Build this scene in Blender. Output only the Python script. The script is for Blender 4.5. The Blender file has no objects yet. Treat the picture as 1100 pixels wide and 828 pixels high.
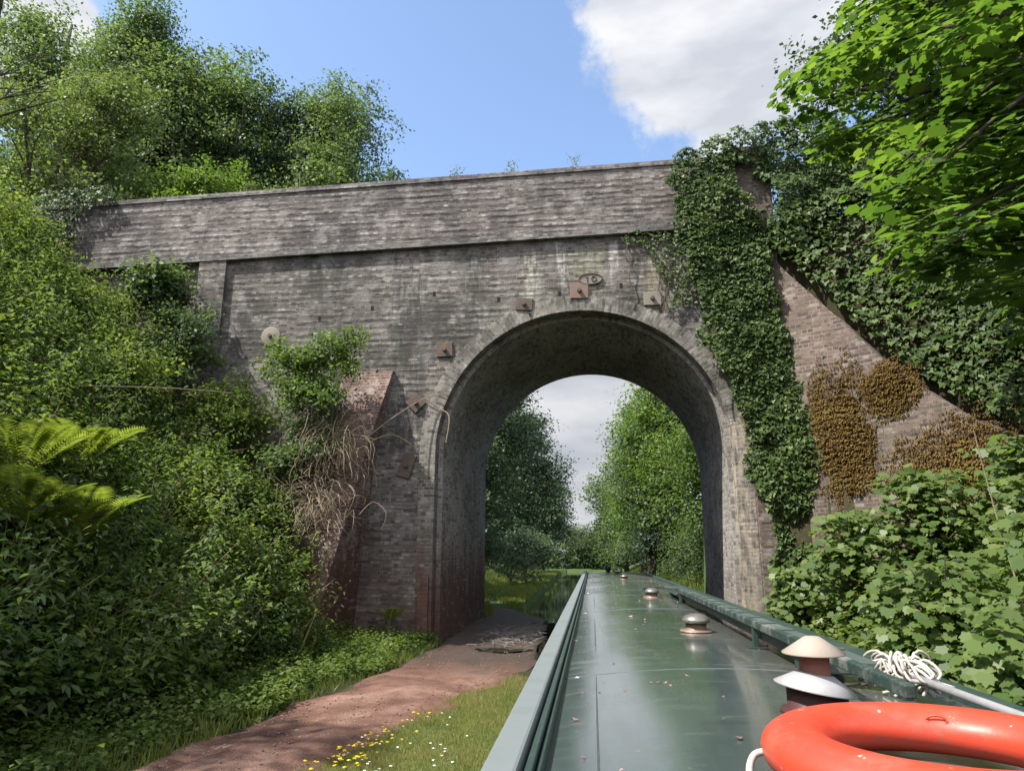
import bpy, bmesh, math, random
import numpy as np
from mathutils import Vector, Matrix

S = bpy.context.scene
COL = S.collection
RNG = np.random.default_rng(11)
random.seed(5)

# ------------------------------------------------------------------ camera, light, exposure
EYE = 2.2
cam_d = bpy.data.cameras.new('camera'); cam = bpy.data.objects.new('camera', cam_d); COL.objects.link(cam)
cam_d.sensor_width = 36.0; cam_d.lens = 36.0*760/1100; cam_d.clip_start = 0.05; cam_d.clip_end = 3000
cam.location = (0, 0, EYE)
cam.rotation_euler = (math.radians(90+13.32), 0, math.radians(6.36))
S.camera = cam
S.view_settings.view_transform = 'Standard'; S.view_settings.look = 'None'
S.view_settings.exposure = 1.48; S.view_settings.gamma = 1.0; S.view_settings.use_curve_mapping = False
S.cycles.max_bounces = 6; S.cycles.diffuse_bounces = 4; S.cycles.glossy_bounces = 3
S.cycles.transmission_bounces = 4; S.cycles.transparent_max_bounces = 4
S.cycles.caustics_reflective = False; S.cycles.caustics_refractive = False

SUN = Vector((-0.50, -0.30, 0.81)).normalized()
sd = bpy.data.lights.new('sun', 'SUN'); sun = bpy.data.objects.new('sun', sd); COL.objects.link(sun)
sd.energy = 3.4; sd.angle = math.radians(0.5); sd.color = (1.0, 0.95, 0.86)
sun.rotation_euler = SUN.to_track_quat('Z', 'Y').to_euler(); sun.location = (-20, -10, 40)

W = bpy.data.worlds.new('World'); S.world = W; W.use_nodes = True
wt = W.node_tree; wt.nodes.clear()
def wn(t, **k):
    n = wt.nodes.new(t)
    for a, b in k.items(): setattr(n, a, b)
    return n
def wl(a, b): wt.links.new(a, b)
wo = wn('ShaderNodeOutputWorld'); sky = wn('ShaderNodeTexSky', sky_type='NISHITA', sun_disc=False)
sky.sun_elevation = math.asin(SUN.z); sky.sun_rotation = math.atan2(SUN.x, SUN.y)
sky.air_density = 1.0; sky.dust_density = 1.1; sky.ozone_density = 1.4
bg = wn('ShaderNodeBackground'); bg.inputs[1].default_value = 0.112; wl(sky.outputs[0], bg.inputs[0])
tc = wn('ShaderNodeTexCoord')
def wmath(op, a, b=None, c=None):
    n = wn('ShaderNodeMath', operation=op)
    for i, v in enumerate((a, b, c)):
        if v is None: continue
        if hasattr(v, 'links'): wl(v, n.inputs[i])
        else: n.inputs[i].default_value = v
    return n.outputs[0]
# clouds: gaussian banks round chosen sky directions, torn up by noise; unseen banks behind and overhead added as fill
nz = wn('ShaderNodeTexNoise'); nz.inputs['Scale'].default_value = 7.0; nz.inputs['Detail'].default_value = 9; nz.inputs['Roughness'].default_value = 0.6
wl(tc.outputs['Generated'], nz.inputs['Vector'])
acc = None
for d, sharp, amp in [((0.17,0.765,0.63),45,1.15), ((0.30,0.74,0.62),60,.95), ((0.135,0.80,0.565),240,.72), ((0.07,0.75,0.66),160,.75), ((0.33,0.66,0.72),40,.9),
                      ((0.15,0.62,0.77),30,.9), ((-0.62,0.58,0.54),130,1.15), ((-0.75,0.45,0.48),60,.7), ((-0.02,0.97,0.20),90,1.25), ((0.02,0.94,0.31),60,.8), ((-0.05,.99,.13),300,.4),
                      ((-0.02,0.79,0.60),900,.33), ((0.9,0.2,0.45),8,.9), ((0.2,-0.9,0.45),2.2,1.3), ((-0.2,-0.35,1.0),5,1.2), ((-0.85,-0.4,0.4),5,1.1), ((-.02,1,.06),60,1.1)]:
    v = Vector(d).normalized()
    dp = wn('ShaderNodeVectorMath', operation='DOT_PRODUCT'); wl(tc.outputs['Generated'], dp.inputs[0]); dp.inputs[1].default_value = v
    e = wmath('EXPONENT', wmath('MULTIPLY', wmath('SUBTRACT', dp.outputs['Value'], 1.0), sharp))
    e = wmath('MULTIPLY', e, amp)
    acc = e if acc is None else wmath('MAXIMUM', acc, e)
m = wmath('ADD', acc, wmath('MULTIPLY', wmath('SUBTRACT', nz.outputs[0], 0.5), 1.1))
mr = wn('ShaderNodeMapRange', interpolation_type='SMOOTHSTEP'); wl(m, mr.inputs[0]); mr.inputs[1].default_value = .54; mr.inputs[2].default_value = .72
nz2 = wn('ShaderNodeTexNoise'); nz2.inputs['Scale'].default_value = 6.0; nz2.inputs['Detail'].default_value = 5
mp = wn('ShaderNodeMapping'); mp.inputs['Scale'].default_value = (1,1,3); mp.inputs['Location'].default_value = (3,1,2); wl(tc.outputs['Generated'], mp.inputs[0]); wl(mp.outputs[0], nz2.inputs['Vector'])
cr = wn('ShaderNodeValToRGB'); wl(nz2.outputs[0], cr.inputs[0])
cr.color_ramp.elements[0].position = .38; cr.color_ramp.elements[0].color = (.42,.44,.49,1)
cr.color_ramp.elements[1].position = .66; cr.color_ramp.elements[1].color = (.62,.63,.65,1)
sz = wn('ShaderNodeSeparateXYZ'); wl(tc.outputs['Generated'], sz.inputs[0])
lo = wn('ShaderNodeMapRange'); wl(sz.outputs[2], lo.inputs[0]); lo.inputs[1].default_value = .12; lo.inputs[2].default_value = .48; lo.inputs[3].default_value = .44; lo.inputs[4].default_value = .56
cb = wn('ShaderNodeBackground'); wl(cr.outputs[0], cb.inputs[0]); bk = wn('ShaderNodeMapRange'); wl(sz.outputs[1], bk.inputs[0]); bk.inputs[1].default_value = .35; bk.inputs[2].default_value = -.25; bk.inputs[3].default_value = 1.0; bk.inputs[4].default_value = 2.3   # clouds behind the camera boosted to add fill light
wl(wmath('MULTIPLY', lo.outputs[0], bk.outputs[0]), cb.inputs[1])
mx = wn('ShaderNodeMixShader'); wl(mr.outputs[0], mx.inputs[0]); wl(bg.outputs[0], mx.inputs[1]); wl(cb.outputs[0], mx.inputs[2])
wl(mx.outputs[0], wo.inputs[0])

# ------------------------------------------------------------------ helpers
def tag(o, label=None, cat=None, group=None, kind=None):
    if label: o['label'] = label
    if cat: o['category'] = cat
    if group: o['group'] = group
    if kind: o['kind'] = kind
    return o
def empty(name, loc=(0,0,0), label=None, cat=None, group=None, rot=(0,0,0)):
    o = bpy.data.objects.new(name, None); COL.objects.link(o); o.location = loc; o.rotation_euler = rot
    o.empty_display_size = .1
    return tag(o, label, cat, group)
def link(name, me, mat=None, parent=None):
    o = bpy.data.objects.new(name, me); COL.objects.link(o)
    if mat: me.materials.append(mat)
    if parent: o.parent = parent
    return o
def from_bm(name, bm, mat=None, parent=None, smooth=False):
    me = bpy.data.meshes.new(name); bmesh.ops.recalc_face_normals(bm, faces=bm.faces[:]); bm.to_mesh(me); bm.free()
    if smooth: me.polygons.foreach_set('use_smooth', [True]*len(me.polygons))
    return link(name, me, mat, parent)
def np_mesh(name, V, k, mat=None, parent=None, tint=None):
    """V: (nfaces*k,3) unshared corners; every face has k corners"""
    n = len(V); nf = n//k
    me = bpy.data.meshes.new(name)
    me.vertices.add(n); me.vertices.foreach_set('co', np.ascontiguousarray(V, dtype=np.float32).ravel())
    me.loops.add(n); me.loops.foreach_set('vertex_index', np.arange(n, dtype=np.int32))
    me.polygons.add(nf); me.polygons.foreach_set('loop_start', np.arange(0, n, k, dtype=np.int32))
    try: me.polygons.foreach_set('loop_total', np.full(nf, k, dtype=np.int32))
    except Exception: pass
    if tint is not None:
        a = me.attributes.new('tint', 'FLOAT', 'POINT'); a.data.foreach_set('value', np.repeat(tint, k).astype(np.float32))
    me.update(calc_edges=True)
    return link(name, me, mat, parent)

def box(bm, x0, x1, y0, y1, z0, z1, bev=0.0):
    r = bmesh.ops.create_cube(bm, size=1.0)
    for v in r['verts']:
        v.co = Vector(((x0+x1)/2+v.co.x*(x1-x0), (y0+y1)/2+v.co.y*(y1-y0), (z0+z1)/2+v.co.z*(z1-z0)))
    if bev:
        es = list({e for v in r['verts'] for e in v.link_edges})
        bmesh.ops.bevel(bm, geom=es, offset=bev, segments=2, affect='EDGES', profile=.5)
def tube(bm, pts, radii, seg=8, cap=True):
    pts = [Vector(p) for p in pts]
    if not hasattr(radii, '__len__'): radii = [radii]*len(pts)
    rings = []; up = None
    for i, p in enumerate(pts):
        t = (pts[min(i+1, len(pts)-1)]-pts[max(i-1, 0)]).normalized()
        if up is None:
            up = t.orthogonal().normalized()
        else:
            up = (up-t*up.dot(t))
            up = up.normalized() if up.length > 1e-6 else t.orthogonal().normalized()
        b = t.cross(up)
        rings.append([bm.verts.new(p+(up*math.cos(a)+b*math.sin(a))*radii[i]) for a in [2*math.pi*j/seg for j in range(seg)]])
    for a, b in zip(rings, rings[1:]):
        for j in range(seg): bm.faces.new((a[j], a[(j+1)%seg], b[(j+1)%seg], b[j]))
    if cap:
        bm.faces.new(rings[0][::-1]); bm.faces.new(rings[-1])
def smooth(pts, k=5):
    pts = [Vector(p) for p in pts]; out = []
    for i in range(len(pts)-1):
        p0, p1, p2, p3 = pts[max(i-1,0)], pts[i], pts[i+1], pts[min(i+2,len(pts)-1)]
        for j in range(k):
            t = j/k; out.append(.5*((2*p1)+(p2-p0)*t+(2*p0-5*p1+4*p2-p3)*t*t+(3*p1-p0-3*p2+p3)*t**3))
    return out+[pts[-1]]
def lathe(bm, prof, seg=32, c=(0,0,0)):
    rings = []
    for r, z in prof:
        if r < 1e-5: rings.append([bm.verts.new((c[0], c[1], c[2]+z))])
        else: rings.append([bm.verts.new((c[0]+r*math.cos(2*math.pi*j/seg), c[1]+r*math.sin(2*math.pi*j/seg), c[2]+z)) for j in range(seg)])
    for a, b in zip(rings, rings[1:]):
        for j in range(seg):
            k = (j+1) % seg
            if len(a) == 1 and len(b) == 1: continue
            if len(a) == 1: bm.faces.new((a[0], b[k], b[j]))
            elif len(b) == 1: bm.faces.new((a[j], a[k], b[0]))
            else: bm.faces.new((a[j], a[k], b[k], b[j]))

# value noise in numpy (terrain, clumps)
_perm = RNG.random((256, 256))
def vnoise(x, y):
    xi = np.floor(x).astype(int); yi = np.floor(y).astype(int); fx = x-xi; fy = y-yi
    fx = fx*fx*(3-2*fx); fy = fy*fy*(3-2*fy)
    g = lambda a, b: _perm[a % 256, b % 256]
    return (g(xi,yi)*(1-fx)+g(xi+1,yi)*fx)*(1-fy)+(g(xi,yi+1)*(1-fx)+g(xi+1,yi+1)*fx)*fy
def fbm(x, y): return (vnoise(x,y)+.5*vnoise(2.1*x+7,2.1*y+3)+.25*vnoise(4.3*x+1,4.3*y+9))/1.75

# ------------------------------------------------------------------ materials
class NT:
    def __init__(s, name):
        s.m = bpy.data.materials.new(name); s.m.use_nodes = True; s.t = s.m.node_tree
        s.b = s.t.nodes['Principled BSDF']; s.out = s.t.nodes['Material Output']
    def n(s, t, **k):
        n = s.t.nodes.new(t)
        for a, b in k.items(): setattr(n, a, b)
        return n
    def l(s, a, b): s.t.links.new(a, b)
    def set(s, node, key, v):
        if hasattr(v, 'links'): s.l(v, node.inputs[key])
        else: node.inputs[key].default_value = v
    def math(s, op, a, b=0.0, clamp=False):
        n = s.n('ShaderNodeMath', operation=op, use_clamp=clamp); s.set(n, 0, a); s.set(n, 1, b); return n.outputs[0]
    def noise(s, vec, scale, detail=4, rough=.55, dist=0.0):
        n = s.n('ShaderNodeTexNoise'); s.l(vec, n.inputs['Vector'])
        n.inputs['Scale'].default_value = scale; n.inputs['Detail'].default_value = detail; n.inputs['Roughness'].default_value = rough
        n.inputs['Distortion'].default_value = dist
        return n.outputs[0]
    def mapping(s, vec, scale=(1,1,1), loc=(0,0,0), rot=(0,0,0)):
        n = s.n('ShaderNodeMapping'); s.l(vec, n.inputs[0]); n.inputs['Scale'].default_value = scale; n.inputs['Location'].default_value = loc
        n.inputs['Rotation'].default_value = rot; return n.outputs[0]
    def ramp(s, fac, stops):
        n = s.n('ShaderNodeValToRGB'); s.l(fac, n.inputs[0]); e = n.color_ramp.elements
        while len(e) < len(stops): e.new(.5)
        for i, (p, c) in enumerate(stops):
            e[i].position = p; e[i].color = (*c, 1) if hasattr(c, '__len__') else (c, c, c, 1)
        return n.outputs[0]
    def sstep(s, v, a, b):
        n = s.n('ShaderNodeMapRange', interpolation_type='SMOOTHSTEP'); s.l(v, n.inputs[0]); n.inputs[1].default_value = a; n.inputs[2].default_value = b
        return n.outputs[0]
    def mix(s, fac, a, b, mode='MIX'):
        n = s.n('ShaderNodeMix', data_type='RGBA', blend_type=mode); s.set(n, 0, fac)
        for i, v in ((6, a), (7, b)):
            if hasattr(v, 'links'): s.l(v, n.inputs[i])
            else: n.inputs[i].default_value = (*v, 1) if len(v) == 3 else v
        return n.outputs[2]
    def bump(s, h, strength=.5, dist=.01, normal=None):
        n = s.n('ShaderNodeBump'); n.inputs['Strength'].default_value = strength; n.inputs['Distance'].default_value = dist
        s.l(h, n.inputs['Height'])
        if normal is not None: s.l(normal, n.inputs['Normal'])
        return n.outputs[0]
    def base(s, c, rough=.6, normal=None, metal=0.0, spec=None):
        s.set(s.b, 'Base Color', c if hasattr(c, 'links') else (*c, 1)); s.set(s.b, 'Roughness', rough); s.b.inputs['Metallic'].default_value = metal
        if normal is not None: s.l(normal, s.b.inputs['Normal'])
        if spec is not None: s.b.inputs['Specular IOR Level'].default_value = spec
        return s.m
    def obj(s): return s.n('ShaderNodeTexCoord').outputs['Object']
    def uv(s): return s.n('ShaderNodeTexCoord').outputs['UV']
    def geo(s): return s.n('ShaderNodeNewGeometry').outputs['Position']

def leaf_mat(name, cols, trans=.45, rough=.5, spec=.3, tcol=None):
    """cols: dark..light stops along the per-leaf random tint"""
    t = NT(name)
    cols = [(c[0]*1.16+.004, c[1]*.98+.002, c[2]*1.6+.002) for c in cols]
    a = t.n('ShaderNodeAttribute', attribute_name='tint').outputs['Fac']
    c = t.ramp(a, [(i/(len(cols)-1), x) for i, x in enumerate(cols)])
    t.base(c, rough, spec=spec)
    tr = t.n('ShaderNodeBsdfTranslucent')
    tc_ = t.mix(1.0, c, tcol or (1.5, 1.55, .7), 'MULTIPLY')
    t.l(tc_, tr.inputs[0])
    mixs = t.n('ShaderNodeMixShader'); mixs.inputs[0].default_value = trans
    t.l(t.b.outputs[0], mixs.inputs[1]); t.l(tr.outputs[0], mixs.inputs[2]); t.l(mixs.outputs[0], t.out.inputs[0])
    return t.m

def brick_mat(name, c1, c2, mortar, red_base=False, lime=0.0, soot=.6, moss=.0, bricky=1.0, streaks=(), ridges=.02, pale=None):
    t = NT(name); uv = t.uv(); g = t.geo()
    wob = t.noise(g, 2.2, 3); 
    wv = t.n('ShaderNodeVectorMath', operation='MULTIPLY_ADD'); 
    cc = t.n('ShaderNodeCombineXYZ'); t.l(t.math('MULTIPLY', t.math('SUBTRACT', wob, .5), .03), cc.inputs[1])
    va = t.n('ShaderNodeVectorMath', operation='ADD'); t.l(uv, va.inputs[0]); t.l(cc.outputs[0], va.inputs[1])
    b = t.n('ShaderNodeTexBrick', offset=.5, offset_frequency=2, squash=.5, squash_frequency=2); t.l(va.outputs[0], b.inputs['Vector'])
    b.inputs['Scale'].default_value = 1.0; b.inputs['Brick Width'].default_value = .232; b.inputs['Row Height'].default_value = .079
    b.inputs['Mortar Size'].default_value = .009; b.inputs['Mortar Smooth'].default_value = .25; b.inputs['Bias'].default_value = -.1
    b.inputs['Color1'].default_value = (*c1, 1); b.inputs['Color2'].default_value = (*c2, 1); b.inputs['Mortar'].default_value = (*mortar, 1)
    col = b.outputs['Color']
    # coarse weathering
    big = t.noise(g, .55, 6, .62); fine = t.noise(g, 9.0, 4, .65); mid = t.noise(g, 2.6, 5, .65)
    col = t.mix(t.math('MULTIPLY', t.sstep(big, .44, .66), soot), col, (.035,.033,.035))
    if pale: col = t.mix(t.math('MULTIPLY', t.sstep(mid, .46, .70), .55), col, pale)
    # runs of soot and lime that follow gravity
    run = t.noise(t.mapping(g, (2.2, 2.2, .16)), 1.6, 4, .6)
    col = t.mix(t.math('MULTIPLY', t.sstep(run, .56, .75), .55*soot), col, (.03,.028,.03))
    col = t.mix(t.math('MULTIPLY', t.sstep(fine, .56, .78), .5), col, (.40,.39,.37))
    col = t.mix(t.math('MULTIPLY', t.sstep(t.noise(g, 14, 3), .58, .72), .6), col, (.02,.02,.022))
    if lime:
        lm = t.math('MULTIPLY', t.sstep(t.noise(g, 3.3, 6, .7), .48, .62), lime); col = t.mix(lm, col, (.46,.45,.40))
    sx = t.n('ShaderNodeSeparateXYZ'); t.l(g, sx.inputs[0])
    for (x0, w, z0, z1, cs, amt) in streaks:
        xw = t.math('ADD', sx.outputs[0], t.math('MULTIPLY', t.math('SUBTRACT', t.noise(g, 1.7, 3), .5), .35))
        dx = t.math('ABSOLUTE', t.math('SUBTRACT', xw, x0))
        k = t.math('SUBTRACT', 1.0, t.sstep(dx, w*.3, w))
        k = t.math('MULTIPLY', k, t.sstep(sx.outputs[2], z0, z0+.7)); k = t.math('MULTIPLY', k, t.math('SUBTRACT', 1.0, t.sstep(sx.outputs[2], z1-.1, z1)))
        k = t.math('MULTIPLY', k, t.sstep(t.noise(t.mapping(g, (3,3,.6)), 3.0, 5, .7), .40, .60)); k = t.math('MULTIPLY', k, amt)
        col = t.mix(k, col, cs)
    if moss: col = t.mix(t.math('MULTIPLY', t.sstep(t.noise(g, 1.1, 6, .68), .46, .66), moss), col, (.055,.075,.025))
    if red_base:
        zz = t.math('ADD', sx.outputs[2], t.math('MULTIPLY', t.math('SUBTRACT', t.noise(t.mapping(g, (3,3,.5)), 1.2, 4), .5), 3.2))
        k = t.math('SUBTRACT', 1.0, t.sstep(zz, 1.0, 3.0)); k = t.math('MULTIPLY', k, t.math('MULTIPLY', red_base, t.math('SUBTRACT', 1.0, t.math('MULTIPLY', t.sstep(sx.outputs[0], .5, 2.5), .85))))
        col = t.mix(k, col, t.mix(t.noise(g, 5, 4), (.075,.028,.020), (.17,.075,.055)))
    su = t.n('ShaderNodeSeparateXYZ'); t.l(uv, su.inputs[0])
    ph = t.math('ADD', t.math('MULTIPLY', su.outputs[1], 6.2832/.158), t.math('MULTIPLY', t.noise(t.mapping(uv, (.35, .8, 1)), 1.0, 2), 1.3))
    rd = t.math('MULTIPLY', t.math('ADD', t.math('SINE', ph), 1.0), t.math('MULTIPLY', t.sstep(t.noise(t.mapping(uv, (.9, 3.2, 1)), 1.0, 4, .7), .35, .75), .55))
    b2 = t.n('ShaderNodeTexBrick', offset=.5, offset_frequency=2, squash=.5, squash_frequency=2); t.l(va.outputs[0], b2.inputs['Vector'])
    for k_, v_ in (('Scale', 1.0), ('Brick Width', .232), ('Row Height', .079), ('Mortar Size', .009), ('Mortar Smooth', .25), ('Bias', 0.0)): b2.inputs[k_].default_value = v_
    b2.inputs['Color1'].default_value = (0,0,0,1); b2.inputs['Color2'].default_value = (1,1,1,1); b2.inputs['Mortar'].default_value = (.2,.2,.2,1)
    rd2 = b2.outputs['Color']
    col = t.mix(t.math('MULTIPLY', t.sstep(t.math('ADD', b2.outputs['Color'], t.math('MULTIPLY', t.math('SUBTRACT', mid, .5), 1.6)), .84, 1.1), .42), col, (.36,.335,.315))
    col = t.mix(t.math('MULTIPLY', t.math('SUBTRACT', 1.0, t.sstep(t.math('ADD', b2.outputs['Color'], t.math('MULTIPLY', t.math('SUBTRACT', mid, .5), 1.2)), .05, .3)), .5), col, (.055,.048,.047))
    h = t.math('ADD', t.math('MULTIPLY', t.math('SUBTRACT', 1.0, b.outputs['Fac']), .6*bricky), t.math('MULTIPLY', fine, .35))
    n1 = t.bump(h, .8, .02)
    n2 = t.bump(t.math('ADD', rd, t.math('MULTIPLY', rd2, .40)), .85, ridges*.95, n1)
    return t.base(col, .88, n2, spec=.25)

def dirt_mat():
    t = NT('red_earth'); g = t.geo()
    a = t.noise(g, 1.3, 6, .62); f = t.noise(g, 24, 4, .7); p = t.noise(g, 70, 2, .6)
    c = t.ramp(a, [(.3, (.062,.030,.022)), (.5, (.17,.088,.064)), (.68, (.31,.19,.145))])
    c = t.mix(t.math('MULTIPLY', t.sstep(f, .55, .7), .6), c, (.06,.037,.03))
    c = t.mix(t.math('MULTIPLY', t.sstep(p, .62, .72), .5), c, (.38,.30,.26))
    s = t.n('ShaderNodeSeparateXYZ'); t.l(g, s.inputs[0])
    mud = t.sstep(t.math('ADD', s.outputs[1], t.math('MULTIPLY', a, 6.0)), 14.0, 15.8)
    c = t.mix(mud, c, t.mix(f, (.034,.022,.016), (.11,.075,.058)))
    h = t.math('ADD', t.math('MULTIPLY', f, .6), t.math('ADD', p, t.math('MULTIPLY', a, 1.2)))
    return t.base(c, t.math('SUBTRACT', .95, t.math('MULTIPLY', mud, .35)), t.bump(h, .9, .035), spec=.3)
def soil_mat():
    t = NT('bank_soil'); g = t.geo()
    a = t.noise(g, .9, 6, .6); f = t.noise(g, 16, 4, .7)
    c = t.ramp(a, [(.3, (.022,.018,.011)), (.6, (.040,.035,.018)), (.8, (.045,.055,.020))])
    c = t.mix(t.math('MULTIPLY', t.sstep(f, .5, .7), .5), c, (.05,.06,.022))
    s = t.n('ShaderNodeSeparateXYZ'); t.l(g, s.inputs[0])
    c = t.mix(t.sstep(s.outputs[1], 22.5, 25.5), c, t.mix(a, (.030,.058,.016), (.065,.10,.030)))
    k = t.math('MULTIPLY', t.sstep(s.outputs[0], -3.6, -3.0), t.math('SUBTRACT', 1.0, t.sstep(t.math('ADD', s.outputs[1], t.math('MULTIPLY', a, 2.5)), 11.6, 13.0)))
    k = t.math('MULTIPLY', k, t.math('SUBTRACT', 1.0, t.sstep(s.outputs[0], .2, .6)))
    c = t.mix(k, c, t.mix(f, (.055,.075,.022), (.11,.13,.045)))
    return t.base(c, .95, t.bump(f, .8, .04), spec=.2)
def water_mat():
    t = NT('canal_water'); g = t.geo()
    n = t.noise(t.mapping(g, (1,.6,1)), 2.4, 4, .5); 
    return t.base((.022,.026,.014), .045, t.bump(n, .10, .02), spec=.5)
def paint(name, c, rough=.4, dirt=.35, dirtc=(.05,.05,.045), bumpd=.002, spec=.5, scale=3.0, metal=0.0):
    t = NT(name); g = t.obj()
    a = t.noise(g, scale, 6, .65); f = t.noise(g, scale*9, 3, .6)
    col = t.mix(t.math('MULTIPLY', t.sstep(a, .45, .7), dirt), c, dirtc)
    col = t.mix(t.math('MULTIPLY', t.sstep(f, .6, .75), dirt*.7), col, dirtc)
    r = t.math('ADD', rough-.08, t.math('MULTIPLY', a, .22))
    return t.base(col, r, t.bump(f, .3, bumpd), metal=metal, spec=spec)
def bark(name, c1=(.05,.04,.03), c2=(.13,.11,.085)):
    t = NT(name); g = t.obj(); n = t.noise(t.mapping(g, (1,1,.25)), 9, 5, .6)
    return t.base(t.mix(n, c1, c2), .9, t.bump(n, .8, .03), spec=.2)

BARK = bark('bark'); BARK_DARK = bark('dark_bark', (.025,.02,.016), (.07,.06,.048)); STEM = bark('dry_stem', (.16,.12,.08), (.34,.28,.2))
L_DARK = leaf_mat('dark_tree_leaf', [(.020,.044,.018), (.036,.075,.026), (.058,.110,.036), (.085,.145,.05)], .38)
L_MID = leaf_mat('mid_tree_leaf', [(.036,.074,.022), (.062,.120,.032), (.095,.168,.045), (.14,.21,.065)], .48)
L_BRIGHT = leaf_mat('bright_tree_leaf', [(.035,.080,.014), (.065,.135,.020), (.10,.19,.028), (.16,.25,.050)], .48)
L_YELLOW = leaf_mat('yellowish_leaf', [(.05,.095,.022), (.085,.150,.034), (.125,.195,.045), (.18,.24,.075)], .45)
L_BLUE = leaf_mat('bluish_leaf', [(.030,.060,.030), (.052,.098,.046), (.080,.138,.064), (.11,.175,.085)], .48)
L_SYC = leaf_mat('sycamore_leaf', [(.038,.085,.015), (.064,.128,.021), (.098,.175,.028), (.14,.215,.042)], .5, .42, .4, (1.4,1.65,.55))
L_SAP = leaf_mat('sapling_leaf', [(.040,.090,.016), (.065,.130,.022), (.10,.175,.030), (.15,.22,.045)], .45, .45, .35, (1.4,1.6,.55))
L_IVY = leaf_mat('ivy_leaf', [(.015,.040,.007), (.034,.076,.011), (.062,.120,.018), (.105,.16,.034)], .24, .5, .2)
L_BANK = leaf_mat('undergrowth_leaf', [(.026,.058,.012), (.058,.115,.018), (.10,.175,.026), (.18,.24,.06)], .48, .55, .2)
L_GRASS = leaf_mat('grass_blade', [(.055,.095,.016), (.105,.165,.026), (.17,.225,.040), (.27,.28,.095)], .45)
L_MOSS = leaf_mat('moss_tuft', [(.046,.038,.009), (.095,.072,.013), (.145,.108,.018), (.15,.145,.028)], .2, .9, .1, (1.2,1.1,.6))
L_FERN = leaf_mat('fern_frond', [(.045,.095,.012), (.085,.145,.018), (.125,.19,.024), (.17,.225,.04)], .5)
L_DRY = leaf_mat('dry_grass', [(.13,.085,.045), (.22,.16,.085), (.32,.25,.14), (.42,.34,.22)], .3, .8, .1, (1.1,1,.8))

# ------------------------------------------------------------------ leaf scattering
TPL = {
 'rhomb': np.array([(0,0,0), (-.30,.45,.07), (0,1,-.06), (.30,.45,.07)]),
 'wide':  np.array([(0,0,0), (-.48,.36,.09), (0,1,-.10), (.48,.36,.09)]),
 'ivy':   np.array([(0,.12,0), (-.34,-.08,.03), (-.52,.30,.06), (-.22,.55,.02), (0,1,-.08), (.22,.55,.02), (.52,.30,.06), (.34,-.08,.03)]),
 'palm':  np.array([(0,0,0), (-.38,-.05,.02), (-.42,.14,.03), (-.64,.32,.0), (-.46,.48,.04), (-.40,.78,-.03), (-.20,.74,.02), (0,1,-.10), (.20,.74,.02), (.40,.78,-.03), (.46,.48,.04), (.64,.32,0), (.42,.14,.03), (.38,-.05,.02)]),
 'twig': np.array([(-.007,0,0), (.02,.5,.05), (.03,1,.0), (.034,.5,.05)]),
 'blade': np.array([(-.03,0,0), (0,1,.12), (.03,0,0)]),
}
def unit(v): return v/np.maximum(np.linalg.norm(v, axis=-1, keepdims=True), 1e-9)
def leaf_verts(P, N, size, tpl='rhomb', D=None):
    n = len(P); T = TPL[tpl]
    N = unit(N)
    if D is None: D = RNG.normal(size=(n, 3))
    B = unit(D-N*np.sum(D*N, 1, keepdims=True)); X = np.cross(B, N)
    s = (size if hasattr(size, '__len__') else np.full(n, size))[:, None, None]
    V = P[:, None, :]+s*(X[:, None, :]*T[None, :, 0:1]+B[:, None, :]*T[None, :, 1:2]+N[:, None, :]*T[None, :, 2:3])
    return V.reshape(-1, 3), len(T)
def tints(n, lo=0., hi=1.): return np.clip(lo+(hi-lo)*RNG.beta(2.0, 2.2, n), 0, 1)

def leaf_obj(name, P, N, size, tpl, mat, parent=None, tint=None, D=None):
    V, k = leaf_verts(P, N, size, tpl, D)
    return np_mesh(name, V, k, mat, parent, tints(len(P)) if tint is None else tint)

def crown_points(blobs, dens, cl=.22, flat=.55):
    """leaf positions, normals, per-leaf tint offset for a crown made of ragged leaf sprays in the given ellipsoids"""
    Ps, Ns, Ts = [], [], []
    for (cx, cy, cz, rx, ry, rz) in blobs:
        area = (rx*ry+ry*rz+rx*rz)/3*12.6
        n = max(200, int(area*dens))
        ncl = max(14, int(area*1.15/(cl*3)))
        u = unit(RNG.normal(size=(ncl, 3))); u[:, 2] = np.where(u[:, 2] < -.55, -u[:, 2]*.6, u[:, 2]); 
        rad = .45+.62*RNG.random(ncl)**.55
        rad *= 1+.18*RNG.normal(size=ncl)*(RNG.random(ncl) < .4)
        R3 = np.array([rx, ry, rz]); C = np.array([cx, cy, cz])+u*rad[:, None]*R3
        csz = cl*(min(rx, ry, rz)**.5)*(.55+.9*RNG.random(ncl)); ctint = RNG.normal(0, .13, ncl)
        w = csz**2; idx = RNG.choice(ncl, n, p=w/w.sum())
        out = unit(u+np.array([0, 0, .1]))
        q = RNG.normal(size=(n, 3))*csz[idx][:, None]
        al = np.sum(q*out[idx], 1, keepdims=True); q = q+out[idx]*al*.5; q[:, 2] *= flat
        q[:, 2] -= .35*np.linalg.norm(q[:, :2], axis=1)*flat
        Ps.append(C[idx]+q)
        Ns.append(out[idx]*.55+np.array([0, 0, .55])+RNG.normal(size=(n, 3))*.55); Ts.append(ctint[idx])
    return np.concatenate(Ps), np.concatenate(Ns), np.concatenate(Ts)

def limb_mesh(bm, a, b, r0, r1, bend=.12, n=5):
    a = Vector(a); b = Vector(b); L = (b-a).length
    off = Vector((random.uniform(-1,1), random.uniform(-1,1), random.uniform(.1,.9)))*L*bend
    pts = [a.lerp(b, i/n)+off*math.sin(math.pi*i/n) for i in range(n+1)]
    tube(bm, pts, [r0+(r1-r0)*i/n for i in range(n+1)], 7)
    return pts

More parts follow.
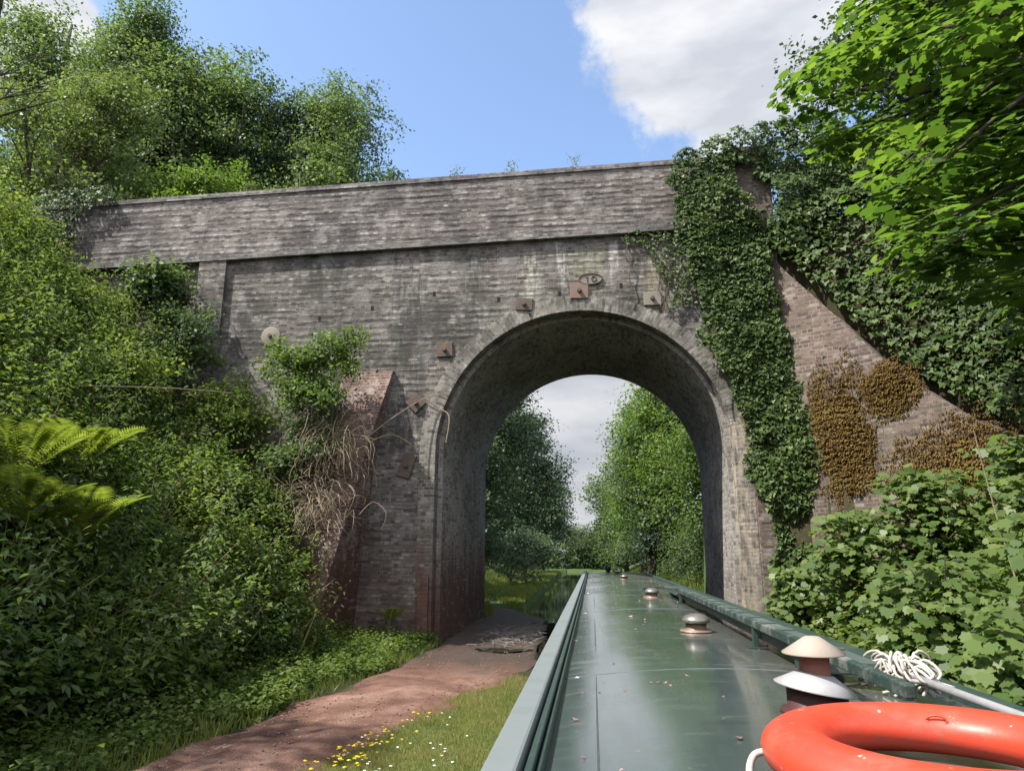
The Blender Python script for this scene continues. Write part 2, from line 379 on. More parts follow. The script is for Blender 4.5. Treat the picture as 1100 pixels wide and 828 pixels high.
def tree(label, base, blobs, leaf=.14, dens=60, mat=None, bk=None, tr=.18, name='tree', cat='tree', group=None, tpl='rhomb', cl=.22, flat=.55, fork=.45, tint=(0,1)):
    t = empty(name, base, label, cat, group); B = Vector(base)
    P, N, ct = crown_points(blobs, dens, cl, flat)
    n = len(P); P = P-np.array(base)
    leaf_obj('crown', P, N, leaf*(.7+.6*RNG.random(n)), tpl, mat, t, np.clip(tints(n, *tint)+ct, 0, 1))
    bm = bmesh.new()
    top = max(b[2]+b[5]*.5 for b in blobs); cx = sum(b[0] for b in blobs)/len(blobs); cy = sum(b[1] for b in blobs)/len(blobs)
    apex = Vector((cx, cy, top))-B
    pts = limb_mesh(bm, Vector((0,0,-.3)), apex, tr, tr*.18, .04, 7)
    for b in blobs:
        c = Vector(b[:3])-B
        k = min(6, max(1, int(7*fork*(c.z/max(apex.z, .1)))))
        st = pts[k]
        lp = limb_mesh(bm, st, c, tr*.45, tr*.10, .10)
        for _ in range(5):
            d = Vector((random.gauss(0,1)*b[3], random.gauss(0,1)*b[4], random.gauss(.2,.8)*b[5]))*.55
            limb_mesh(bm, lp[random.randint(2, 4)], c+d, tr*.16, tr*.04, .1, 4)
    from_bm('trunk', bm, bk or BARK, t, True)
    return t

# ------------------------------------------------------------------ terrain
YB, YF = 15.58, 21.6      # bridge front and back planes
CX0, R_IN = -0.20, 3.28
WING = [(3.70,15.60,9.55), (4.4,15.3,8.3), (5.2,14.8,7.05), (6.0,14.1,5.6), (6.8,13.2,4.5), (7.4,12.2,3.8), (7.8,11.1,3.2), (8.0,10.0,2.7)]
def bank_edge(y): return -.70-.42*np.clip((y-12.5)/2, 0, 1)+.6*(.10*np.sin(y*1.3)+.06*np.sin(y*3.1+1))-1.5*np.clip((y-20)/5, 0, 1)-.7*np.clip((y-26)/40, 0, 1)
def right_edge(y): return 3.02+.10*np.sin(y*.9+2)+.06*np.sin(y*2.3)
def wing_x(y):
    ys = np.array([w[1] for w in WING][::-1]); xs = np.array([w[0] for w in WING][::-1])
    return np.interp(y, ys, xs)
def ground_z(x, y):
    x = np.asarray(x, float); y = np.asarray(y, float)
    be = bank_edge(y); re = right_edge(y)
    nearf = np.clip((y-24)/6, 0, 1)                          # 1 beyond the bridge
    foot = -5.1-.4*nearf
    sl = 1.05*(1-nearf)+.45*nearf
    bump = (fbm(x*.6, y*.6)-.5)
    zl = .36+.05*np.sin(y*.7)*.3+np.clip(foot-x, 0, None)*sl+bump*np.clip((foot+.6-x)/2, 0, 1)*.9
    zl = np.minimum(zl, (9.6+bump*1.0)*(1-nearf)+(3.2+bump*2)*nearf)
    zl = zl+.03*bump
    zr = .25+np.clip(x-re-.2, 0, None)*(.62*(1-nearf)+.45*nearf)+bump*np.clip((x-re-.5)/2, 0, 1)*.7
    zr = np.minimum(zr, (9.6+bump)*(1-nearf)+(3.4+bump*2)*nearf)
    z = np.where(x < (be+re)/2, zl, zr)
    ch = (x > be) & (x < re) & (y < 86)
    z = np.where(ch, -1.0, z)
    # road embankment over the bridge line
    emb = 9.7-np.clip(15.2-y, 0, None)*1.85-np.clip(y-22.0, 0, None)*1.3
    emb = np.minimum(emb, 9.7)
    wy = np.array([w[1] for w in WING][::-1]); wz = np.array([w[2] for w in WING][::-1])
    emb = np.where((x > 0) & (y < 15.6), np.minimum(emb, np.interp(y, wy, wz)+.02+np.clip(x-wing_x(y)-.3, 0, None)*1.25), emb)
    onr = (x > np.where(y < 15.6, wing_x(y)+.22, 3.9)) & (y > 9.8)
    onl = (x < -4.6) & (y > 15.9)
    z = np.where((onr | onl) & ((y < 26) | (np.abs(x) > 7.0)), np.maximum(z, emb), z)
    far = np.clip((np.hypot(x, y)-180)/150, 0, 1)
    return z*(1-far)+1.0*far
def axis(core, step, lim, grow=1.18):
    a, b = core; xs = list(np.arange(a, b+1e-6, step)); s = step
    v = b
    while v < lim: s *= grow; v += s; xs.append(v)
    s = step; v = a
    while v > -lim: s *= grow; v -= s; xs.insert(0, v)
    return np.array(xs)
gx = axis((-15, 12), .24, 900); gy = axis((-3, 30), .24, 900)
X, Y = np.meshgrid(gx, gy); Z = ground_z(X, Y)
nx, ny = len(gx), len(gy)
me = bpy.data.meshes.new('ground')
idx = np.arange(nx*ny).reshape(ny, nx)
F = np.stack([idx[:-1,:-1], idx[:-1,1:], idx[1:,1:], idx[1:,:-1]], -1).reshape(-1, 4)
me.vertices.add(nx*ny); me.vertices.foreach_set('co', np.stack([X, Y, Z], -1).astype(np.float32).ravel())
me.loops.add(F.size); me.loops.foreach_set('vertex_index', F.astype(np.int32).ravel())
me.polygons.add(len(F)); me.polygons.foreach_set('loop_start', np.arange(0, F.size, 4, dtype=np.int32))
me.update(calc_edges=True); me.polygons.foreach_set('use_smooth', [True]*len(F))
tag(link('ground', me, soil_mat()), kind='structure')

bm = bmesh.new()
vs = [bm.verts.new(p) for p in [(-4.2,-30,0), (4.4,-30,0), (4.4,87,0), (-4.2,87,0)]]; bm.faces.new(vs)
tag(from_bm('canal_water', bm, water_mat()), kind='structure')

def path_mid(y): return np.interp(y, [-4, 2, 6.5, 9, 11.6, 15, 22, 30, 60, 200], [-3.9, -3.6, -3.2, -2.8, -2.2, -2.05, -2.4, -4.3, -4.8, -4.8])
def path_half(y): return np.interp(y, [-4, 6.5, 11.6, 13.5, 16, 21, 24, 28, 200], [.72, .80, 1.12, 1.2, 1.15, .95, .55, .3, .2])
ys = np.arange(-4, 25, .1); us = np.linspace(-1, 1, 17)
PX = path_mid(ys)[:, None]+us[None]*(path_half(ys)*(1+.32*(fbm(ys*1.1, ys*0+4)-.5)))[:, None]+.16*(fbm(ys*2.3, ys*0)-.5)[:, None]
PY = np.repeat(ys[:, None], 17, 1)
PX = np.minimum(PX, bank_edge(PY)-.06)
PZ = ground_z(PX, PY)+.035*(1-us[None]**2)-.02*(np.abs(us[None]) > .97)+.022*(fbm(PX*5, PY*5)-.5)+.085*(fbm(PX*4+3, PY*.8)-.5)-.07*np.exp(-((PX+1.83)/.55)**2-((PY-14.35)/.42)**2)+.012+.03*(fbm(PX*1.7, PY*1.7)-.5)
me = bpy.data.meshes.new('towpath'); ny_, nx_ = PX.shape
idx = np.arange(nx_*ny_).reshape(ny_, nx_); F = np.stack([idx[:-1,:-1], idx[:-1,1:], idx[1:,1:], idx[1:,:-1]], -1).reshape(-1, 4)
me.from_pydata(np.stack([PX, PY, PZ], -1).reshape(-1, 3).tolist(), [], F.tolist()); me.polygons.foreach_set('use_smooth', [True]*len(F))
tag(link('towpath', me, dirt_mat()), kind='structure')
# puddle under the arch mouth
bm = bmesh.new(); pv = []
for j in range(28):
    a = 2*math.pi*j/28; r = 1+.22*math.sin(3*a+1)+.12*math.sin(5*a)
    pv.append(bm.verts.new((-1.83+.50*r*math.cos(a), 14.35+.34*r*math.sin(a), .385)))
bm.faces.new(pv)
tag(from_bm('puddle', bm, NT('puddle_water').base((.03,.025,.018), .05, spec=.5)), kind='structure')

# ------------------------------------------------------------------ the bridge
bridge = empty('brick_bridge', (0, YB, 0), 'weathered grey brick arch bridge over the canal and towpath', 'bridge')
PALE = (.30,.285,.275)
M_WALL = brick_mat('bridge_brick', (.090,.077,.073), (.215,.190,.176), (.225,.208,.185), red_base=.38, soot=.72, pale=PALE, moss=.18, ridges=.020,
    streaks=[(-1.28,.28,6.9,9.3,(.42,.41,.34),.8), (-.55,.15,7.9,9.4,(.50,.50,.46),.9), (.62,.16,8.0,9.4,(.50,.48,.44),.75), (.05,.55,7.6,9.3,(.30,.30,.20),.6),
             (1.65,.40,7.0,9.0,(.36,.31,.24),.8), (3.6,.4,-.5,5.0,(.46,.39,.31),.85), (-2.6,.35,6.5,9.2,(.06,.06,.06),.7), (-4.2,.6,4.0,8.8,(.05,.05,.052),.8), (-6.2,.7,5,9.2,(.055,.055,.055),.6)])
M_PARA = brick_mat('parapet_brick', (.098,.083,.082), (.225,.197,.187), (.21,.195,.182), soot=.6, pale=(.33,.30,.29), ridges=.030)
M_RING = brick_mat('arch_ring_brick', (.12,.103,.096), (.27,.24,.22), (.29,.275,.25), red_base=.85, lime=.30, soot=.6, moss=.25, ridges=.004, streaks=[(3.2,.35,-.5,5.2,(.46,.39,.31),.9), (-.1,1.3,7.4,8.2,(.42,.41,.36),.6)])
M_VAULT = brick_mat('vault_brick', (.25,.225,.205), (.40,.37,.345), (.34,.325,.30), red_base=.9, lime=.3, soot=.38, moss=.15, ridges=.004)
M_BUTT = brick_mat('buttress_brick', (.10,.045,.036), (.19,.11,.092), (.28,.24,.21), red_base=1.0, soot=.3, pale=(.36,.29,.27), ridges=.004)
M_WING = brick_mat('wing_brick', (.115,.078,.066), (.215,.155,.130), (.25,.225,.20), soot=.45, moss=.22, ridges=.008)

def uvmesh(name, faces, mat, parent):
    """faces: list of ([co...],[uv...])"""
    bm = bmesh.new(); L = bm.loops.layers.uv.new('UVMap')
    for co, uv in faces:
        try: f = bm.faces.new([bm.verts.new(c) for c in co])
        except ValueError: continue
        for l, u in zip(f.loops, uv): l[L].uv = u
    bmesh.ops.remove_doubles(bm, verts=bm.verts[:], dist=1e-5)
    me = bpy.data.meshes.new(name); bm.to_mesh(me); bm.free()
    o = link(name, me, mat, parent); o.matrix_parent_inverse = Matrix.Translation((0, -YB, 0)) if parent is bridge else Matrix()
    return o
def bx_uv(x0, x1, y0, y1, z0, z1):
    f = []
    f.append(([(x0,y0,z0),(x1,y0,z0),(x1,y0,z1),(x0,y0,z1)], [(x0,z0),(x1,z0),(x1,z1),(x0,z1)]))
    f.append(([(x1,y1,z0),(x0,y1,z0),(x0,y1,z1),(x1,y1,z1)], [(x1,z0),(x0,z0),(x0,z1),(x1,z1)]))
    f.append(([(x0,y1,z0),(x0,y0,z0),(x0,y0,z1),(x0,y1,z1)], [(y1,z0),(y0,z0),(y0,z1),(y1,z1)]))
    f.append(([(x1,y0,z0),(x1,y1,z0),(x1,y1,z1),(x1,y0,z1)], [(y0,z0),(y1,z0),(y1,z1),(y0,z1)]))
    f.append(([(x0,y0,z1),(x1,y0,z1),(x1,y1,z1),(x0,y1,z1)], [(x0,y0),(x1,y0),(x1,y1),(x0,y1)]))
    f.append(([(x0,y1,z0),(x1,y1,z0),(x1,y0,z0),(x0,y0,z0)], [(x0,y1),(x1,y1),(x1,y0),(x0,y0)]))
    return f
ZS = 4.37            # springing
def arch_pts(r, cx, n=40, foot=-1.1):
    p = [(cx-r, foot), (cx-r, ZS*.25+foot*.5), (cx-r, ZS*.6)]
    p += [(cx-r*math.cos(math.pi*i/n), ZS+r*math.sin(math.pi*i/n)) for i in range(n+1)]
    return p+[(cx+r, ZS*.6), (cx+r, ZS*.25+foot*.5), (cx+r, foot)]
def ztop(x): return 9.34+(x+5.2)*.021      # underside of the string course
def para_top(x): return 11.08+(x+12.7)*.017
XL, XR = -14.6, 3.75
# spandrel wall (front and back): strips between the extrados and the string course, plus the flanks
R_RING = R_IN+.36
def wall_faces(y, cx, flip, xl, xr):
    ap = arch_pts(R_RING, cx); fs = []
    for (xa, za), (xb, zb) in zip(ap, ap[1:]):
        if abs(xa-xb) < 1e-6: continue
        q = [(xa,y,za),(xb,y,zb),(xb,y,ztop(xb)),(xa,y,ztop(xa))]
        fs.append((q, [(c[0], c[2]) for c in q]))
    for a, b in ((xl, cx-R_RING), (cx+R_RING, xr)):
        n = max(1, int((b-a)/1.0))
        for i in range(n):
            xa, xb = a+(b-a)*i/n, a+(b-a)*(i+1)/n
            q = [(xa,y,-1.1),(xb,y,-1.1),(xb,y,ztop(xb)),(xa,y,ztop(xa))]; fs.append((q, [(c[0], c[2]) for c in q]))
    return [(q[::-1], u[::-1]) for q, u in fs] if flip else fs
CXF = CX0+.2
front = wall_faces(YB, CX0, False, -9.0, XR)
back = wall_faces(YF, CXF, True, XL, XR+3)
# stepped back length at the left end
for i in range(5):
    xa, xb = XL+(-9.0-XL)*i/5, XL+(-9.0-XL)*(i+1)/5
    q = [(xa,YB+.12,-1.1),(xb,YB+.12,-1.1),(xb,YB+.12,ztop(xb)),(xa,YB+.12,ztop(xa))]; front.append((q, [(c[0], c[2]) for c in q]))
q = [(-9.0,YB+.12,-1.1),(-9.0,YB,-1.1),(-9.0,YB,ztop(-9)),(-9.0,YB+.12,ztop(-9))]; front.append((q, [(c[1], c[2]) for c in q]))
q = [(XR,YB,-1.1),(XR,YB+.6,-1.1),(XR,YB+.6,ztop(XR)),(XR,YB,ztop(XR))]; front.append((q, [(c[1], c[2]) for c in q]))
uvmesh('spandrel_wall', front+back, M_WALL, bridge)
# arch ring: a belt of headers, slightly proud, with its own soffit
def ring(y0, y1, cx, r0, r1, proud):
    a = arch_pts(r0, cx); b = arch_pts(r1, cx); fs = []; s = 0
    for i in range(len(a)-1):
        d = math.dist(a[i], a[i+1]); 
        A0 = (a[i][0], y0, a[i][1]); A1 = (a[i+1][0], y0, a[i+1][1]); B0 = (b[i][0], y0, b[i][1]); B1 = (b[i+1][0], y0, b[i+1][1])
        fs.append(([A0, A1, B1, B0], [(0, s), (0, s+d), (r1-r0, s+d), (r1-r0, s)]))
        A2 = (a[i+1][0], y1, a[i+1][1]); A3 = (a[i][0], y1, a[i][1])
        fs.append(([A0, A3, A2, A1], [(0, s), (y1-y0, s), (y1-y0, s+d), (0, s+d)]))
        B2 = (b[i+1][0], y0+proud, b[i+1][1]); B3 = (b[i][0], y0+proud, b[i][1])
        fs.append(([B0, B1, B2, B3], [(0, s), (0, s+d), (proud, s+d), (proud, s)]))
        s += d
    return fs
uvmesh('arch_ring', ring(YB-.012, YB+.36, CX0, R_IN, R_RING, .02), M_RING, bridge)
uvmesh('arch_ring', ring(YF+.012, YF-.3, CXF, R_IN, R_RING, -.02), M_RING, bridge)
# barrel vault, a little inside the ring
fs = []; r2 = R_IN-.10; s = 0
a = arch_pts(r2, 0); o_ = arch_pts(R_RING-.1, 0); cxa = CX0+.2*.36/6; cxb = CXF
for i in range(len(a)-1):
    d = math.dist(a[i], a[i+1]); n = 6
    for j in range(n):
        f0, f1 = j/n, (j+1)/n; y0 = YB+.36+(YF-.3-YB-.36)*f0; y1 = YB+.36+(YF-.3-YB-.36)*f1; c0 = cxa+(cxb-cxa)*f0; c1 = cxa+(cxb-cxa)*f1
        fs.append(([(c0+a[i][0],y0,a[i][1]),(c1+a[i][0],y1,a[i][1]),(c1+a[i+1][0],y1,a[i+1][1]),(c0+a[i+1][0],y0,a[i+1][1])], [(y0,s),(y1,s),(y1,s+d),(y0,s+d)]))
    for yy, cc in ((YB+.36, cxa), (YF-.3, cxb)):
        fs.append(([(cc+a[i][0],yy,a[i][1]),(cc+a[i+1][0],yy,a[i+1][1]),(cc+o_[i+1][0],yy,o_[i+1][1]),(cc+o_[i][0],yy,o_[i][1])], [(0,s),(0,s+d),(.4,s+d),(.4,s)]))
    s += d
uvmesh('barrel_vault', fs, M_VAULT, bridge)
# string course, parapet and coping, sloping very slightly with the road
def skew_box(x0, x1, y0, y1, zf0, zf1, n=14):
    fs = []
    for i in range(n):
        a, b = x0+(x1-x0)*i/n, x0+(x1-x0)*(i+1)/n
        P = lambda x, y, f: (x, y, f(x))
        fs.append(([P(a,y0,zf0),P(b,y0,zf0),P(b,y0,zf1),P(a,y0,zf1)], [(a,zf0(a)),(b,zf0(b)),(b,zf1(b)),(a,zf1(a))]))
        fs.append(([P(b,y1,zf0),P(a,y1,zf0),P(a,y1,zf1),P(b,y1,zf1)], [(b,zf0(b)),(a,zf0(a)),(a,zf1(a)),(b,zf1(b))]))
        fs.append(([P(a,y0,zf1),P(b,y0,zf1),P(b,y1,zf1),P(a,y1,zf1)], [(a,y0),(b,y0),(b,y1),(a,y1)]))
        fs.append(([P(a,y1,zf0),P(b,y1,zf0),P(b,y0,zf0),P(a,y0,zf0)], [(a,y1),(b,y1),(b,y0),(a,y0)]))
    for x in (x0, x1):
        fs.append(([(x,y0,zf0(x)),(x,y1,zf0(x)),(x,y1,zf1(x)),(x,y0,zf1(x))], [(y0,zf0(x)),(y1,zf0(x)),(y1,zf1(x)),(y0,zf1(x))]))
    return fs
M_STR = brick_mat('string_course_brick', (.12,.11,.11), (.23,.21,.205), (.2,.19,.18), soot=.6, pale=PALE, ridges=.01)
for y0, y1 in ((YB-.085, YB+.4), (YF-.4, YF+.085)):
    uvmesh('string_course', skew_box(XL-.5, XR+.35, y0-.05, y1+.05, ztop, lambda x: ztop(x)+.13), M_STR, bridge)
for y0, y1 in ((YB-.02, YB+.40), (YF-.40, YF+.02)):
    uvmesh('parapet', skew_box(XL-.5, XR+.30, y0, y1, lambda x: ztop(x)+.132, lambda x: para_top(x)-.12), M_PARA, bridge)
    uvmesh('coping', skew_box(XL-.5, XR+.34, y0-.035, y1+.035, lambda x: para_top(x)-.118, para_top), M_STR, bridge)
uvmesh('pilaster', skew_box(-9.55, -8.85, YB-.11, YB+.05, lambda x: -.5, lambda x: ztop(x)-.004, 1), M_WALL, bridge)
uvmesh('pilaster', skew_box(3.45, 4.30, YB-.16, YB+.55, lambda x: -1.0, lambda x: 11.5, 2), M_WING, bridge)
bm = bmesh.new(); box(bm, -14, 12, YB+.42, YF-.42, 9.55, 9.78)
o = from_bm('road_deck', bm, dirt_mat(), bridge); o.matrix_parent_inverse = Matrix.Translation((0,-YB,0))
# raking buttress on the left
fs = []
E_ = [(-4.494,15.45,6.30), (-4.764,14.8,4.60), (-4.94,14.35,3.33), (-5.125,13.85,1.88), (-5.247,13.4,.73), (-5.30,13.2,-.3)]   # front right arris
J_ = [(-4.494,YB,6.32), (-4.80,YB,4.58), (-4.95,YB,3.3), (-5.08,YB,1.86), (-5.17,YB,.72), (-5.2,YB,-.3)]                       # where its flank meets the wall
s = 0
for i in range(5):
    a, b, c, d = E_[i], E_[i+1], J_[i], J_[i+1]; ln = math.dist(a, b); wd = 1.15
    fs.append(([a, (a[0]-wd,a[1],a[2]), (b[0]-wd,b[1],b[2]), b], [(wd,-s),(0,-s),(0,-s-ln),(wd,-s-ln)])); s += ln
    fs.append(([a, b, d, c], [(a[1],a[2]),(b[1],b[2]),(d[1],d[2]),(c[1],c[2])]))
    q = [(p[0]-wd,p[1],p[2]) for p in (b, a, c, d)]; fs.append((q, [(p[1],p[2]) for p in q]))
fs.append(([E_[0], J_[0], (J_[0][0]-1.15,YB,6.32), (E_[0][0]-1.15,15.45,6.30)], [(0,0),(.13,0),(.13,1.15),(0,1.15)]))
uvmesh('buttress', fs, M_BUTT, bridge)
# worn corner of the left pier
uvmesh('pier_corner', skew_box(CX0-R_IN-.30, CX0-R_IN-.06, YB-.10, YB-.014, lambda x: -.2, lambda x: 1.75, 1), M_VAULT, bridge)
# curved wing wall on the right
fs = []; s = 0; th = .42
for (xa, ya, za), (xb, yb, zb) in zip(WING, WING[1:]):
    t_ = Vector((xb-xa, yb-ya, 0)); d = t_.length; nrm = Vector((-t_.y, t_.x, 0)).normalized()*th     # towards the bank
    o1 = nrm
    fs.append(([(xa,ya,-1),(xb,yb,-1),(xb,yb,zb),(xa,ya,za)], [(s,-1),(s+d,-1),(s+d,zb),(s,za)]))
    fs.append(([(xa,ya,za),(xb,yb,zb),(xb+o1.x,yb+o1.y,zb),(xa+o1.x,ya+o1.y,za)], [(s,0),(s+d,0),(s+d,th),(s,th)]))
    fs.append(([(xb+o1.x,yb+o1.y,-1),(xa+o1.x,ya+o1.y,-1),(xa+o1.x,ya+o1.y,za),(xb+o1.x,yb+o1.y,zb)], [(s,-1),(s+d,-1),(s+d,zb),(s,za)]))
    s += d
uvmesh('wing_wall', fs, M_WING, bridge)
# iron tie plates
M_IRON = paint('rusty_iron', (.10,.078,.068), .85, .6, (.17,.115,.09), .004, .3, 6)
def plate(x, z, w, h, rot=0, rnd=False, m=M_IRON):
    bm = bmesh.new(); bm2 = bmesh.new()
    if rnd:
        lathe(bm, [(0,.05),(w*.35,.05),(w*.9,.032),(w,.02),(w,-.02)], 24)
    else:
        box(bm, -w, w, -h, h, 0, .045, .012)
    lathe(bm2, [(0,.12),(.05,.115),(.055,.04),(.085,.038),(.085,.0)], 6)
    M = Matrix.Translation((x, -.002, z)) @ Matrix.Rotation(math.radians(90), 4, 'X') @ Matrix.Rotation(math.radians(rot), 4, 'Z')
    bmesh.ops.transform(bm, matrix=M, verts=bm.verts); bmesh.ops.transform(bm2, matrix=M, verts=bm2.verts)
    o = from_bm('tie_plate', bm, m, bridge); from_bm('bolt', bm2, M_IRON, o)
M_STONE = paint('pale_plate', (.23,.205,.175), .85, .6, (.16,.14,.12), .004, .2, 6)
M_PIPLATE = paint('pinkish_plate', (.20,.14,.115), .85, .6, (.14,.105,.09), .004, .2, 6)
plate(-7.58, 7.27, .24, .24, rnd=True, m=M_STONE); plate(-3.31, 6.80, .19, .17, 3)
plate(-.16, 8.12, .21, .19, -2, m=M_PIPLATE); plate(-1.45, 7.84, .20, .15, -4); plate(1.50, 7.86, .20, .16, 0, m=M_STONE)
plate(-3.95, 5.55, .17, .17, 45); plate(-4.12, 4.12, .15, .28, -18); plate(-10.6, 7.9, .2, .2, rnd=True, m=M_STONE)
# oval number plate
bm = bmesh.new(); bmesh.ops.create_circle(bm, segments=32, radius=.27, cap_ends=True)
r = bmesh.ops.extrude_face_region(bm, geom=bm.faces[:]); bmesh.ops.translate(bm, vec=(0,0,.03), verts=[v for v in r['geom'] if isinstance(v, bmesh.types.BMVert)])
M = Matrix.Translation((.10,-.002,8.40)) @ Matrix.Rotation(math.radians(90), 4, 'X') @ Matrix.Diagonal((1,.48,1,1))
bmesh.ops.transform(bm, matrix=M, verts=bm.verts); npl = from_bm('number_plate', bm, M_STONE, bridge)
bm = bmesh.new(); tube(bm, [M @ Vector((.27*math.cos(a), .27*math.sin(a), .032)) for a in [2*math.pi*i/32 for i in range(33)]], .020, 6)
from_bm('plate_rim', bm, M_IRON, npl)
bm = bmesh.new()
for pts in ([(-.11,.05),(-.07,.11),(-.07,-.11)], [(.05,-.1),(.02,0),(.05,.1),(.11,.1),(.14,0),(.11,-.1),(.05,-.1)]):
    tube(bm, [M @ Vector((px, py*1.2, .036)) for px, py in pts], .015, 5)
from_bm('plate_numerals', bm, M_IRON, npl)
# putlog holes: short dark drain pipes
M_HOLE = NT('drain_hole').base((.008,.008,.008), .95)
for x, z in ((-2.05,8.0), (-.62,8.08), (.80,8.22), (-5.1,7.9), (-3.6,8.2), (-6.4,7.7)):
    bm = bmesh.new(); box(bm, x-.035, x+.035, -.006, .05, z-.055, z+.055)
    from_bm('drain_hole', bm, M_HOLE, bridge)

# ------------------------------------------------------------------ the narrowboat
RX0, RX1, BY0, BY1 = -.27, 1.47, .75, 20.6
def roof_z(x): u = (x-.60)/.87; return 1.705-.075*u*u
def roof_mat():
    t = NT('green_roof_paint'); g = t.obj()
    a = t.noise(g, 1.6, 6, .6); st = t.noise(t.mapping(g, (9, .9, 9)), 2.0, 5, .6); f = t.noise(g, 60, 3, .6); sp = t.noise(g, 26, 2, .5); cr = t.noise(t.mapping(g, (1.2, 12, 1)), 1.5, 4, .6)
    c = t.mix(a, (.038,.058,.057), (.068,.090,.086))
    c = t.mix(t.math('MULTIPLY', t.sstep(st, .5, .72), .45), c, (.065,.078,.066))
    c = t.mix(t.math('MULTIPLY', t.sstep(cr, .55, .75), .35), c, (.022,.042,.036))
    c = t.mix(t.math('MULTIPLY', t.sstep(sp, .73, .78), .5), c, (.30,.31,.26))
    sx = t.n('ShaderNodeSeparateXYZ'); t.l(g, sx.inputs[0])
    k = t.math('MULTIPLY', t.sstep(t.math('ADD', sx.outputs[0], t.math('MULTIPLY', a, .5)), .75, 1.15), .7)
    c = t.mix(k, c, t.mix(f, (.065,.066,.056), (.11,.108,.09)))
    r = t.math('ADD', .17, t.math('MULTIPLY', t.sstep(st, .3, .8), .10)); r = t.math('ADD', r, t.math('MULTIPLY', k, .3)); r = t.math('ADD', r, t.math('MULTIPLY', t.sstep(a, .45, .75), .10)); sc = t.sstep(t.noise(t.mapping(g, (1.5, 5, 1)), 2.2, 7, .72), .52, .66); c = t.mix(t.math('MULTIPLY', sc, .4), c, (.13,.14,.125)); t.l(t.math('ADD', .09, t.math('MULTIPLY', sc, .16)), t.b.inputs['Coat Roughness'])
    h = t.math('ADD', t.math('MULTIPLY', f, .15), t.math('ADD', t.math('MULTIPLY', cr, .6), a))
    return t.base(c, r, (setattr(t.b.inputs['IOR'], 'default_value', 1.6), setattr(t.b.inputs['Coat Weight'], 'default_value', .8), setattr(t.b.inputs['Coat IOR'], 'default_value', 1.6), t.bump(h, .07, .004))[-1], spec=.5)
M_ROOF = roof_mat()
M_RAIL = paint('pale_rail_paint', (.155,.178,.178), .40, .3, (.10,.115,.115), .001, .5, 4)
M_GREEN = paint('dark_green_paint', (.022,.045,.038), .38, .35, (.07,.075,.06), .002, .5, 6)
M_HULL = paint('black_hull', (.012,.014,.015), .45, .3, (.04,.035,.03), .003, .4, 2)
M_CHIP = paint('chipped_green_paint', (.020,.040,.034), .45, .9, (.16,.165,.15), .004, .5, 11)
boat = empty('narrowboat', (.6, 8, 0), 'long green canal narrowboat heading under the brick arch', 'boat')
PI_ = Matrix.Translation((-.6, -8, 0))
def bpart(name, bm, mat, parent=boat, smooth=False):
    o = from_bm(name, bm, mat, parent, smooth)
    if parent is boat: o.matrix_parent_inverse = PI_
    return o
# hull with a pointed bow
bm = bmesh.new(); secs = []
for y, hw, zt in [(-1.4,.7,.75),(-.6,1.0,.75),(.75,1.03,.72),(8,1.03,.72),(19,1.03,.75),(21,.95,.85),(22.3,.65,1.0),(23.3,.25,1.15),(23.7,.03,1.25)]:
    secs.append([bm.verts.new((.6-hw,y,zt)), bm.verts.new((.6-hw*.96,y,-.55)), bm.verts.new((.6+hw*.96,y,-.55)), bm.verts.new((.6+hw,y,zt))])
for a, b in zip(secs, secs[1:]):
    for j in range(4): bm.faces.new((a[j], a[(j+1)%4], b[(j+1)%4], b[j]))
bm.faces.new(secs[0]); bm.faces.new(secs[-1][::-1])
bpart('hull', bm, M_HULL)
bm = bmesh.new()   # cabin sides, tumbling home towards the roof
c = [[bm.verts.new(p) for p in ((.6-.95,y,.74),(.6-.86,y,1.635),(.6+.86,y,1.635),(.6+.95,y,.74))] for y in (BY0+.02, BY1-.02)]
for j in range(4): bm.faces.new((c[0][j], c[0][(j+1)%4], c[1][(j+1)%4], c[1][j]))
bm.faces.new(c[0][::-1]); bm.faces.new(c[1])
bpart('cabin', bm, M_GREEN)
bm = bmesh.new(); xs = np.linspace(RX0+.03, RX1-.03, 15); ysr = np.linspace(BY0, BY1, 120); rows = []
for y in ysr: rows.append([bm.verts.new((x, y, roof_z(x)+.0025*math.sin(y*2.1+x*2)+.0006*math.sin(y*5.3))) for x in xs])
for a, b in zip(rows, rows[1:]):
    for i in range(len(xs)-1): bm.faces.new((a[i], a[i+1], b[i+1], b[i]))
roof = bpart('roof', bm, M_ROOF, boat, True)
for y in (3.4, 6.9, 10.4, 13.9, 17.4):    # welded plate seams
    bm = bmesh.new(); tube(bm, [(x, y, roof_z(x)+.001) for x in np.linspace(RX0+.1, RX1-.1, 14)], .0028, 5); from_bm('weld_seam', bm, M_ROOF, roof, True)
bm = bmesh.new(); tube(bm, [(.0, y, roof_z(.0)-.0008) for y in np.linspace(BY0, BY1, 30)], .0028, 5); from_bm('weld_seam', bm, M_ROOF, roof, True)
def railing(xo, xi, z0, z1, mat):
    bm = bmesh.new(); box(bm, min(xo,xi), max(xo,xi), BY0, BY1, z0, z1, .010); return bpart('handrail', bm, mat)
railing(RX0, RX0+.085, 1.61, 1.722, M_RAIL)
railing(RX1, RX1-.09, 1.58, 1.685, M_GREEN)
for x, w, z in ((RX0+.093, .020, 1.70), (RX0+.117, .012, 1.683)):    # ribs in the gutter beside the left rail
    bm = bmesh.new(); box(bm, x, x+w, BY0, BY1, 1.64, z, .004); bpart('gutter_rib', bm, M_GREEN)
M_BRASS = paint('tarnished_vent', (.20,.19,.165), .32, .5, (.09,.075,.06), .002, .5, 9, .55)
M_BRASS_D = paint('dull_brass', (.22,.15,.11), .5, .5, (.08,.06,.05), .002, .4, 12, .4)
